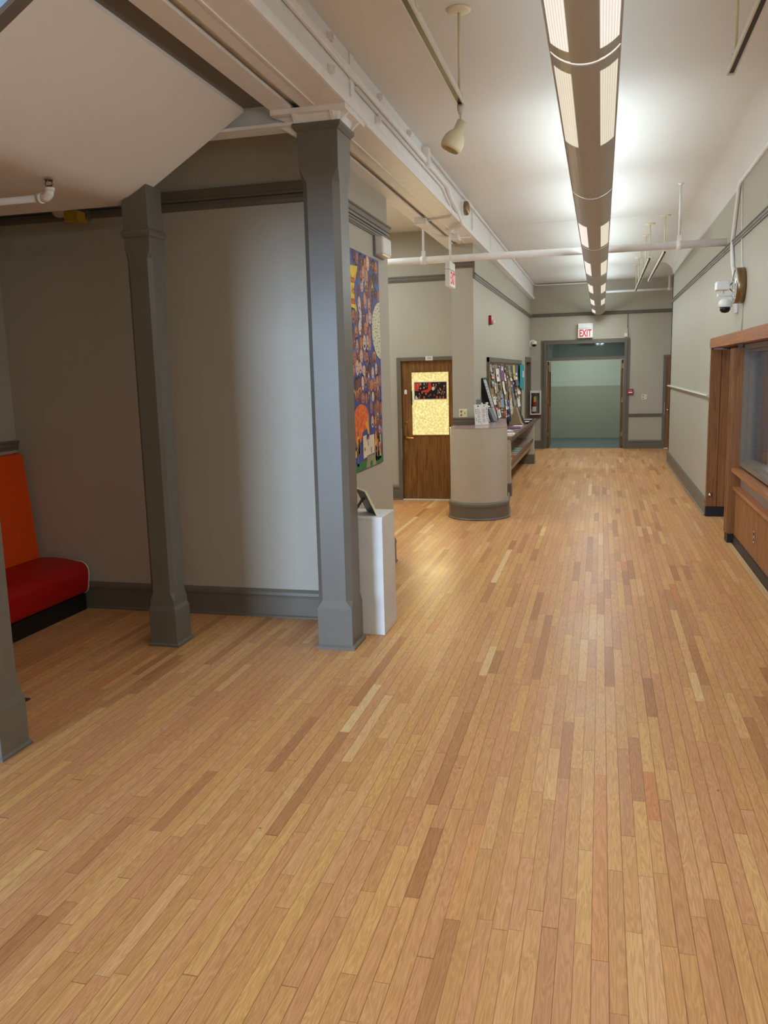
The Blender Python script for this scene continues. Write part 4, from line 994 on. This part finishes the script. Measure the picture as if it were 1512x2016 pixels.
# bulletin board
XB = -1.70
t = thing('bulletin_board', (XB, 15.7, .95), 'long tan bulletin board crowded with flyers on the left wall', 'bulletin board')
obj('cork_panel', bx(XB, XB+.012, 13.13, 18.40, .95, 2.075), M['tan'], t)
bm = BM()
box(bm, XB, XB+.04, 12.95, 13.05, .94, 2.165); box(bm, XB, XB+.04, 18.38, 18.46, .94, 2.165); box(bm, XB, XB+.042, 12.95, 18.46, 2.095, 2.165)
obj('frame', bm, TR, t)
bm = BM(); box(bm, XB, XB+.025, 13.05, 18.38, 2.07, 2.095); box(bm, XB, XB+.025, 13.05, 13.13, .94, 2.07); obj('inner_frame', bm, M['lamedge'], t)
FL = [(13.18, 13.41, 1.94, 2.06, 'pink'), (13.43, 13.71, 1.93, 2.06, 'dark'), (13.22, 13.52, 1.88, 1.94, 'grey'), (13.34, 13.71, 1.83, 1.88, 'orange'), (13.32, 13.72, 1.71, 1.83, 'green'), (13.94, 14.34, 1.78, 1.99, 'white'), (14.28, 14.58, 2.01, 2.06, 'dark'), (14.36, 14.54, 1.77, 2.01, 'grey'), (14.58, 15.15, 1.78, 2.07, 'purple'), (15.19, 15.46, 1.92, 2.07, 'dark'), (15.19, 15.42, 1.77, 1.92, 'white'), (15.48, 15.83, 1.78, 2.04, 'brown'), (15.88, 16.27, 1.84, 2.05, 'olive'), (16.28, 16.61, 1.83, 2.05, 'navy'), (16.65, 17.08, 1.77, 2.06, 'yellow'), (17.1, 17.77, 1.65, 2.08, 'slate'), (16.18, 16.52, 1.76, 1.83, 'white'), (13.74, 13.91, 1.6, 1.76, 'white'), (13.94, 14.27, 1.61, 1.78, 'khaki'), (14.28, 14.54, 1.62, 1.77, 'dark'), (14.81, 15.35, 1.54, 1.77, 'white'), (15.38, 15.81, 1.6, 1.77, 'brown'), (15.85, 16.28, 1.44, 1.76, 'tan'), (16.31, 16.66, 1.52, 1.76, 'slate'), (16.68, 17.09, 1.53, 1.76, 'dark'), (13.24, 13.51, 1.42, 1.58, 'cream'), (13.54, 13.89, 1.41, 1.54, 'white'), (13.96, 14.21, 1.36, 1.58, 'brown'), (14.24, 14.53, 1.34, 1.53, 'tan'), (14.58, 15.02, 1.32, 1.55, 'blue'), (15.05, 15.28, 1.34, 1.53, 'dark'), (15.31, 15.59, 1.25, 1.43, 'white'), (15.62, 16.09, 1.19, 1.42, 'navy'), (16.11, 16.61, 1.21, 1.43, 'cream'), (16.63, 17.04, 1.28, 1.51, 'grey'), (17.08, 17.59, 1.4, 1.63, 'brown'), (17.64, 18.26, 1.46, 1.58, 'white'), (17.62, 18.21, 1.2, 1.4, 'white'), (13.82, 14.17, 1.31, 1.37, 'red'), (14.2, 14.63, 1.16, 1.3, 'white'), (14.66, 15.07, 1.15, 1.32, 'brown'), (15.1, 15.4, 1.13, 1.26, 'red'), (15.42, 15.61, 1.11, 1.24, 'white'), (15.66, 16.17, 1.01, 1.18, 'navy'), (16.26, 16.72, 1.02, 1.2, 'cream')]
FC = {'pink': (206, 160, 144), 'dark': (44, 42, 46), 'grey': (140, 138, 134), 'orange': (206, 96, 60), 'green': (96, 116, 108), 'white': (236, 234, 226), 'purple': (134, 82, 122), 'brown': (98, 70, 54), 'olive': (150, 142, 92), 'navy': (62, 74, 108), 'yellow': (206, 180, 92), 'slate': (98, 104, 124), 'khaki': (160, 146, 108), 'tan': (176, 150, 104), 'cream': (222, 206, 172), 'blue': (150, 166, 196), 'red': (172, 66, 52)}
ORD = ['leftmost', 'second', 'third', 'fourth', 'fifth', 'sixth', 'seventh', 'eighth', 'ninth', 'tenth', 'eleventh', 'twelfth']
FM = {k: paint('flyer_'+k, v, .55, .10, 30) for k, v in FC.items()}
by = {}
for f in FL: by.setdefault(f[4], []).append(f)
for c in by: by[c].sort(key=lambda f: (f[0], -f[3]))
for i, (y0, y1, z0, z1, c) in enumerate(FL):
    grp = by[c]; k = grp.index((y0, y1, z0, z1, c))
    row = 'upper' if z1 > 1.8 else ('middle' if z1 > 1.56 else 'lower')
    if len(grp) == 1: lab = f'{c} flyer pinned in the {row} part of the bulletin board, the only {c} one'
    elif k == 0: lab = f'leftmost {c} flyer on the bulletin board, pinned in its {row} part'
    elif k == len(grp)-1: lab = f'rightmost {c} flyer on the bulletin board, pinned in its {row} part'
    else: lab = f'{ORD[k]} {c} flyer from the left on the bulletin board, pinned in its {row} part'
    x = XB+.013+.0035*(i % 3); yc, zc = (y0+y1)/2, (z0+z1)/2
    bow = .012+.02*rnd.random()
    bm = BM(); n = 5; h0 = (z1-z0)/2; skew = .18 if (c == 'white' and abs(y0-14.81) < .01) else rnd.uniform(-.03, .03)
    V = []
    for a in range(n+1):
        q = a/n; zz = z1-(z1-z0)*q; xx = x+.002+bow*q*q; sh = skew*(q-.5)
        V.append([bm.verts.new((xx, y0+sh+(.12 if abs(skew) > .1 else 0), zz)), bm.verts.new((xx, y1+sh-(.12 if abs(skew) > .1 else 0), zz))])
    for A, B in zip(V, V[1:]): bm.faces.new((A[0], A[1], B[1], B[0]))
    # printed blocks as a second tone on the sheet
    m2 = FM['white'] if c in ('dark', 'navy', 'brown', 'slate', 'purple', 'green', 'red', 'orange') else FM[rnd.choice(('dark', 'slate', 'brown', 'grey'))]
    def at(u, v): 
        sh = skew*(v-.5); yy = y0+(y1-y0)*u+sh
        return (x+.0035+bow*v*v, yy, z1-(z1-z0)*v)
    if not abs(skew) > .1:
        for _ in range(rnd.randint(1, 3)):
            u0, v0 = rnd.uniform(.1, .4), rnd.uniform(.08, .7); u1, v1 = u0+rnd.uniform(.2, .5), v0+rnd.uniform(.04, .2)
            poly(bm, [at(u0, v0), at(u1, v0), at(u1, v1), at(u0, v1)], 1)
    o = obj('flyer', bm, [FM[c], m2], loc=(x, yc, zc))
    s = o.modifiers.new('thickness', 'SOLIDIFY'); s.thickness = .0012; s.offset = 0
    tag(o, lab, 'flyer', 'flyers on the bulletin board')
bm = BM(); q = [(17.86, 1.60), (17.86, 2.08)]+[(y, z) for y, z in arc(18.62, 1.98, .18, 90, 0, 8)][0:]+[(18.80, 1.66)]+arc(18.66, 1.66, .14, 0, -90, 6)
prism(bm, [(a, min(b, 2.08)) for a, b in q], 'X', XB+.05, XB+.056)
o = tag(obj('flyer', bm, paint('flyer_teal', (36, 150, 160), .5, .12, 20), loc=(XB+.05, 18.3, 1.85)), 'large teal sheet with rounded corners at the right end of the bulletin board', 'flyer', 'flyers on the bulletin board')
bm = BM(); box(bm, XB+.056, XB+.0575, 18.45, 18.72, 1.80, 1.94); obj('picture', bm, FM['white'], o)
# things on the low counter
ZC = .936
t = thing('cardboard_display', (-1.55, 15.9, ZC), 'brown cardboard leaflet display with a dark side on the low counter', 'display')
bm = BM(); prism(bm, [(-1.62, ZC+.001), (-1.40, ZC+.001), (-1.44, ZC+.06), (-1.52, ZC+.33), (-1.56, ZC+.33), (-1.62, ZC+.1)], 'Y', 15.75, 16.05); obj('box', bm, M['tan'], t)
bm = BM(); prism(bm, [(-1.62, ZC+.001), (-1.36, ZC+.001), (-1.52, ZC+.34), (-1.57, ZC+.34)], 'Y', 16.05, 16.07); obj('side_panel', bm, paint('dark_green_board', (70, 84, 78), .5), t)
def tray(x0, x1, y0, y1, lab):
    t = thing('paper_tray', ((x0+x1)/2, (y0+y1)/2, ZC), lab, 'tray', 'paper trays')
    bm = BM(); box(bm, x0, x1, y0, y1, ZC+.001, ZC+.007)
    for a in ((x0, x1, y0, y0+.008), (x0, x1, y1-.008, y1), (x0, x0+.008, y0, y1), (x1-.008, x1, y0, y1)): box(bm, *a, ZC+.007, ZC+.03)
    obj('tray', bm, M['blackm'], t)
    bm = BM(); box(bm, x0+.02, x1-.03, y0+.03, y0+(y1-y0)*.45, ZC+.008, ZC+.025); obj('paper_stack', bm, FM['purple'], t, label='purple leaflets')
    bm = BM(); box(bm, x0+.03, x1-.02, y0+(y1-y0)*.55, y1-.05, ZC+.008, ZC+.022); obj('paper_stack', bm, M['paper'], t, label='white leaflets')
tray(-1.58, -1.335, 16.2, 16.85, 'black paper tray just behind the cardboard display on the low counter')
tray(-1.58, -1.335, 17.0, 17.6, 'black paper tray at the far end of the low counter')
for (x0, x1, y0, y1, c, a, lab) in ((-1.58, -1.38, 14.9, 15.4, 'purple', .1, 'purple paper stack on the low counter in front of the cardboard display'), (-1.56, -1.40, 15.42, 15.68, 'white', -.1, 'white sheets touching the cardboard display on the low counter'), (-1.62, -1.45, 14.2, 14.5, 'white', .3, 'small white sheet on the low counter nearer than the purple stack'), (-1.46, -1.36, 14.3, 14.6, 'grey', -.3, 'grey printed slip on the low counter beside a small white sheet'), (-1.58, -1.34, 13.45, 13.8, 'white', .05, 'wide white sheet across the near part of the low counter'), (-1.44, -1.34, 13.14, 13.34, 'cream', -.2, 'crumpled cream slip at the near end of the low counter')):
    bm = BM(); MX = Matrix.Translation(((x0+x1)/2, (y0+y1)/2, ZC)) @ Matrix.Rotation(a, 4, 'Z'); w, d = (x1-x0)/2, (y1-y0)/2
    for k in range(4): box(bm, -w+.004*k, w-.002*k, -d+.003*k, d-.004*k, .001+.003*k, .0038+.003*k, M4=MX)
    tag(obj('paper_stack', bm, FM[c], loc=((x0+x1)/2, (y0+y1)/2, ZC)), lab, 'paper', 'papers on the low counter')
for (x0, x1, y0, y1, c, lab) in ((-1.56, -1.37, 13.5, 13.95, 'orange', 'orange leaflets on the under-shelf of the low counter'), (-1.50, -1.365, 13.26, 13.48, 'yellow', 'yellow leaflets at the near end of the under-shelf'), (-1.60, -1.37, 14.1, 15.3, 'green', 'long spread of green leaflets on the under-shelf')):
    bm = BM()
    n = 5 if c != 'green' else 9
    for k in range(n):
        yy = y0+(y1-y0)*k/n; box(bm, x0, x1, yy, yy+(y1-y0)/n*1.2, .541+.004*(k % 3), .552+.008*((k*2) % 3))
    tag(obj('leaflet_pile', bm, FM[c] if c != 'green' else paint('pale_green_paper', (150, 164, 140), .5), loc=((x0+x1)/2, (y0+y1)/2, .541)), lab, 'leaflets', 'leaflets on the under-shelf')

# ================================================================= DEVICES ON THE WALLS
t = thing('fire_alarm_strobe', (-1.70, 13.28, 2.72), 'red fire alarm horn with a white strobe on the left wall', 'fire alarm')
obj('body', bx(-1.70, -1.655, 13.20, 13.34, 2.665, 2.805), M['red'], t, bevel=.006)
bm = BM(); lathe(bm, [(.03, 0), (.028, .03), (.018, .045), (0, .048)], axes((-1.655, 13.285, 2.70), (0, 1, 0), (0, 0, 1), (1, 0, 0)), 16); obj('strobe', bm, M['offwhite'], t)
def dome_cam(label, wall, y, z, sign, arm):
    """wall > plate, arm, dome; sign = direction out of the wall"""
    t = thing('security_camera', (wall, y, z), label, 'camera', 'security cameras')
    a, b = sorted((wall, wall+sign*.025)); obj('wall_plate', bx(a, b, y-.045, y+.045, z-.07, z+.08), M['offwhite'], t, bevel=.008)
    xc = wall+sign*arm
    bm = BM(); tube(bm, [(wall+sign*.02, y, z+.05), (wall+sign*arm*.5, y, z+.075), (xc, y, z+.06)], [.03, .034, .04], 14); obj('arm', bm, M['offwhite'], t)
    bm = BM(); lathe(bm, [(.03, .085), (.055, .07), (.068, .04), (.07, 0), (.062, -.004), (0, -.004)], Matrix.Translation((xc, y, z)), 24); obj('housing', bm, M['offwhite'], t)
    bm = BM(); lathe(bm, [(.055, 0), (.052, -.03), (.036, -.052), (0, -.06)], Matrix.Translation((xc, y, z-.003)), 24); obj('dome', bm, M['blackm'], t)
dome_cam('white dome camera with black lens below the clock on the right wall', 1.37, 9.6, 2.555, -1, .12)
dome_cam('white dome camera on the left wall near the far corner', -1.70, 20.95, 2.575, 1, .11)
t = thing('wireless_unit', (1.37, 9.6, 2.7), 'white box unit on an arm beside the clock, above the dome camera', 'wall box')
bm = BM(); box(bm, 1.15, 1.285, 9.52, 9.68, 2.725, 2.815); obj('body', bm, M['offwhite'], t, bevel=.012)
bm = BM(); box(bm, 1.17, 1.37, 9.57, 9.63, 2.665, 2.69); box(bm, 1.33, 1.37, 9.55, 9.65, 2.64, 2.74); tube(bm, [(1.22, 9.6, 2.69), (1.22, 9.6, 2.725)], .014, 10); obj('bracket', bm, M['offwhite'], t)
bm = BM(); tube(bm, [(1.285, 9.6, 2.76), (1.31, 9.59, 2.80), (1.335, 9.6, 2.78), (1.34, 9.6, 2.73), (1.315, 9.61, 2.71), (1.29, 9.6, 2.74)], .006, 8); obj('cable_loop', bm, M['black'], t)
t = thing('wall_clock', (1.37, 9.22, 2.735), 'round metal wall clock seen edge-on on the right wall', 'clock')
MK = axes((1.37, 9.22, 2.735), (0, -1, 0), (0, 0, 1), (-1, 0, 0))
bm = BM(); lathe(bm, [(.165, 0), (.175, .006), (.175, .075), (.168, .088), (.158, .09), (.156, .08), (0, .08)], MK, 40); obj('rim', bm, M['bronze'], t)
bm = BM(); lathe(bm, [(.156, .079), (.156, .082), (0, .082)], MK, 40); dial = obj('dial', bm, M['offwhite'], t)
bm = BM()
for k in range(12):
    a = 2*PI*k/12; c, s = .132*math.cos(a), .132*math.sin(a); box(bm, -.012, .012, -.003, .003, .082, .084, M4=MK @ Matrix.Translation((c, s, 0)) @ Matrix.Rotation(a, 4, 'Z'))
obj('hour_mark', bm, M['ink'], dial)
for nm, L_, a in (('hour_hand', .08, 2.1), ('minute_hand', .12, .4)):
    bm = BM(); box(bm, -.01, L_, -.004, .004, .084, .086, M4=MK @ Matrix.Rotation(a, 4, 'Z')); obj(nm, bm, M['blackm'], dial)
bm = BM(); lathe(bm, [(.157, .086), (.12, .094), (0, .098)], MK, 40); obj('cover_glass', bm, M['glass'], t)
tubething('conduit', [(1.352, 3.9, 3.80), (1.352, 9.60, 3.80), (1.35, 9.68, 3.77), (1.35, 9.98, 3.30), (1.35, 10.0, 3.18), (1.35, 9.9, 3.0), (1.35, 9.75, 2.88), (1.35, 9.62, 2.82), (1.35, 9.6, 2.74)], .02, M['white'], 'white conduit along the right ceiling corner dropping to the wall clock', 'pipe', group=None)
tubething('cable', [(1.362, 9.55, 3.78), (1.362, 9.45, 3.25), (1.36, 9.36, 3.0), (1.36, 9.3, 2.90)], .006, M['white'], 'thin cable running down the right wall to the top of the clock', 'cable', 6)
tubething('cable', [(1.364, 9.2, 2.57), (1.364, 9.22, 2.29)], .006, M['counter'], 'thin painted cable from below the clock to the timber header', 'cable', 6)
# end wall devices
t = thing('pull_station', (.70, 21.25, 1.38), 'red fire pull station on the end wall right of the double doors', 'fire alarm')
obj('body', bx(.63, .76, 21.20, 21.25, 1.31, 1.445), M['red'], t, bevel=.005)
obj('pull_handle', bx(.65, .74, 21.188, 21.20, 1.345, 1.375), M['offwhite'], t)
obj('plate', bx(.655, .735, 21.196, 21.20, 1.39, 1.425), paint('faded_red', (196, 110, 104), .5), t)
t = thing('door_chime', (.565, 21.25, 2.78), 'small cream box with clear cover above the right corner of the double doors', 'wall box')
obj('body', bx(.525, .605, 21.20, 21.25, 2.685, 2.775), M['cream'], t, bevel=.004)
obj('cover', bx(.525, .605, 21.215, 21.25, 2.775, 2.885), M['counter'], t, bevel=.003)
tubething('cable', [(.60, 21.243, 2.885), (.602, 21.243, 3.225)], .006, M['trim'], 'thin dark cable rising from the cream box to the picture rail', 'cable', 6)
# extinguisher cabinet
t = thing('extinguisher_cabinet', (-1.55, 21.25, .86), 'white glazed extinguisher cabinet on the end wall left of the doors', 'cabinet')
ex0, ex1, ez0, ez1, eyf = -1.69, -1.43, .86, 1.45, 21.06
bm = BM(); box(bm, ex0, ex1, 21.235, 21.25, ez0, ez1); box(bm, ex0, ex0+.012, eyf, 21.235, ez0, ez1); box(bm, ex1-.012, ex1, eyf, 21.235, ez0, ez1); box(bm, ex0+.012, ex1-.012, eyf, 21.235, ez1-.012, ez1); box(bm, ex0+.012, ex1-.012, eyf, 21.235, ez0, ez0+.012)
obj('body', bm, M['offwhite'], t)
bm = BM()
for a in ((ex0, ex1, ez1-.055, ez1), (ex0, ex1, ez0, ez0+.03), (ex0, ex0+.025, ez0+.03, ez1-.055), (ex1-.025, ex1, ez0+.03, ez1-.055)): box(bm, a[0], a[1], eyf-.016, eyf, a[2], a[3])
df = obj('door_frame', bm, M['offwhite'], t)
obj('glass_pane', bx(ex0+.025, ex1-.025, eyf-.01, eyf-.006, ez0+.03, ez1-.055), M['glass'], df)
bm = BM(); lathe(bm, [(.008, 0), (.008, .006), (0, .006)], axes((ex1-.04, eyf-.016, ez1-.028), (1, 0, 0), (0, 0, 1), (0, -1, 0)), 10); obj('lock', bm, M['ink'], df)
obj('lining', bx(ex0+.013, ex1-.013, 21.225, 21.234, ez0+.013, ez1-.013), paint('light_grey_lining', (168, 168, 172), .5), t)
t = thing('fire_extinguisher', (-1.595, 21.15, .873), 'red fire extinguisher with yellow tag inside the white cabinet', 'fire extinguisher')
bm = BM(); lathe(bm, [(.0, 0), (.05, 0), (.053, .006), (.053, .33), (.045, .37), (.025, .395), (.018, .40), (.018, .42), (0, .42)], Matrix.Translation((-1.595, 21.15, .873)), 22); obj('cylinder', bm, M['red'], t)
bm = BM(); lathe(bm, [(.0536, 0), (.0542, .002), (.0542, .12), (.0536, .122)], Matrix.Translation((-1.595, 21.15, .935)), 22); obj('instruction_label', bm, M['paper'], t)
bm = BM(); box(bm, -1.625, -1.545, 21.13, 21.17, 1.293, 1.315); prism(bm, [(-1.615, 1.315), (-1.53, 1.335), (-1.53, 1.345), (-1.615, 1.33)], 'Y', 21.14, 21.16); obj('valve_handle', bm, M['blackm'], t)
bm = BM(); tube(bm, [(-1.62, 21.15, 1.30), (-1.655, 21.14, 1.27), (-1.66, 21.13, 1.15), (-1.655, 21.13, 1.0)], .01, 8); obj('hose', bm, M['blackm'], t)
bm = BM(); box(bm, -1.605, -1.55, 21.088, 21.091, 1.175, 1.31); obj('inspection_tag', bm, M['yellow'], t)
# hangings behind the shopfront glass
t = thing('paper_hanging', (1.66, 9.84, 2.05), 'red-brown paper hanging with white outlined shapes behind the window glass', 'hanging')
bm = BM(); x0, x1 = 1.605, 1.70; pts = [(x0+.02, 2.06)]
for k in range(10): pts.append((x0+.03-.004*k+(.008 if k % 2 else 0), 2.05-.12*k))
pts += [(x1-.04, .86), (x1, .88), (x1+.01, 2.06)]
prism(bm, pts, 'Y', 9.852, 9.858); obj('backing', bm, paint('red_brown_paper', (96, 50, 42), .7, .2, 18), t)
bm = BM(); pr = random.Random(9)
for k in range(15):
    z = 2.02-.08*k; xc = pr.uniform(1.63, 1.69); w, h = pr.uniform(.012, .022), pr.uniform(.025, .06)
    loop = [(xc+w*math.cos(a), 9.849, z+h*math.sin(a)) for a in [pr.uniform(0, 2)+2*PI*q/8 for q in range(6)]]
    tube(bm, loop, .003, 6)
box(bm, 1.617, 1.655, 9.846, 9.85, 1.87, 2.03)
obj('outline', bm, paint('dusty_white_paper', (170, 156, 144), .7, .15, 30), t)
t = thing('paper_hanging', (1.76, 9.84, 1.5), 'blue and beige paper hanging right of the red-brown one behind the window glass', 'hanging')
obj('upper_sheet', bx(1.735, 1.84, 9.850, 9.856, 1.35, 2.06), paint('brown_beige_paper', (110, 84, 70), .7, .2, 14), t)
obj('middle_sheet', bx(1.73, 1.84, 9.848, 9.854, 1.02, 1.33), paint('blue_paper', (40, 100, 124), .7, .2, 14), t)
obj('lower_sheet', bx(1.725, 1.84, 9.850, 9.856, .82, 1.0), paint('sand_paper', (120, 112, 90), .7, .2, 14), t)

# ================================================================= LIGHT
def area(name, loc, direction, sx, sy, power, col):
    l = bpy.data.lights.new(name, 'AREA'); l.shape = 'RECTANGLE'; l.size = sx; l.size_y = sy; l.energy = power; l.color = col
    o = bpy.data.objects.new(name, l); COL.objects.link(o)
    z = -Vector(direction).normalized(); ref = Vector((0, 0, 1)) if abs(z.y) > .8 else Vector((0, 1, 0))   # size_y runs along the hall, or upright for lights in a wall
    y = (ref-z*ref.dot(z)).normalized(); o.matrix_world = axes(loc, y.cross(z), y, z); return o
LAMP = (.83, .95, 1.)
TUBE = (.76, .92, 1.)
UP = {0: 4, 1: 3, 2: 4, 3: 18, 4: 18, 5: 14, 6: 15, 7: 13}
DOWN = {0: 54, 1: 46, 2: 27, 3: 27, 4: 27, 5: 29, 6: 38, 7: 34}
for i, (a, b) in enumerate(zip(J, J[1:])):
    area('pendant_tube_light', (FX, (a+b)/2, 3.30), (0, 0, 1), .2, (b-a)*.85, UP[i]*LK*1.08, TUBE)
    for s in (-1, 1): area('pendant_lens_light', (FX+s*.12, (a+b)/2, 3.175), (s*.5, 0, -.866), .16, b-a-.1, DOWN[i]*LK*.5, LAMP)
area('corridor_light', (-3.7, 10.4, 3.95), (0, 0, -1), .3, 2.4, 72*LK, LAMP)
area('room_behind_door_light', (-2.52, 12.600, 1.485), (0, -1, 0), .56, .94, 14*LK, (1., .84, .42))
area('vestibule_light', (-.4, 23.0, 2.95), (0, 0, -1), 1.6, .3, 45*LK, (.95, 1., .92))
# daylight through the glazed door of the back wall
dd = Vector((.18, .984, .01)).normalized()
area('door_daylight', (-5.1, -9.0, 2.0), dd, 2.6, .5, 2150*DK, (.52, .72, 1.))
o = area('stairwell_daylight', (-3.1, 2.1, 5.0), Vector((-2.8, 3.4, 3.72))-Vector((-3.1, 2.1, 5.0)), .4, .4, 5*DK, (.45, .68, 1.)); o.data.spread = math.radians(40)
W_ = bpy.data.worlds.new('World'); S.world = W_; W_.use_nodes = True
W_.node_tree.nodes['Background'].inputs[0].default_value = (.35, .5, .8, 1); W_.node_tree.nodes['Background'].inputs[1].default_value = .05

# ================================================================= CAMERA
cam = bpy.data.cameras.new('camera'); co = bpy.data.objects.new('camera', cam); COL.objects.link(co); S.camera = co
cam.sensor_fit = 'HORIZONTAL'; cam.sensor_width = 36.; cam.lens = 36.*1640/1512; cam.clip_start = .05; cam.clip_end = 200
yaw, pit, rol = CAMA
f = Vector((-math.sin(yaw)*math.cos(pit), math.cos(yaw)*math.cos(pit), -math.sin(pit))); r = Vector((math.cos(yaw), math.sin(yaw), 0)); u = r.cross(f)
Rr = math.cos(rol)*r+math.sin(rol)*u; Ur = -math.sin(rol)*r+math.cos(rol)*u
co.matrix_world = axes((0, 0, 1.95), Rr, Ur, -f)
S.view_settings.view_transform = 'Standard'; S.view_settings.look = 'None'; S.view_settings.gamma = 1.; S.view_settings.use_curve_mapping = False
S.view_settings.exposure = EXPO
S.cycles.max_bounces = 10; S.cycles.diffuse_bounces = 6; S.cycles.transparent_max_bounces = 8; S.cycles.use_denoising = True
S.cycles.sample_clamp_indirect = 6
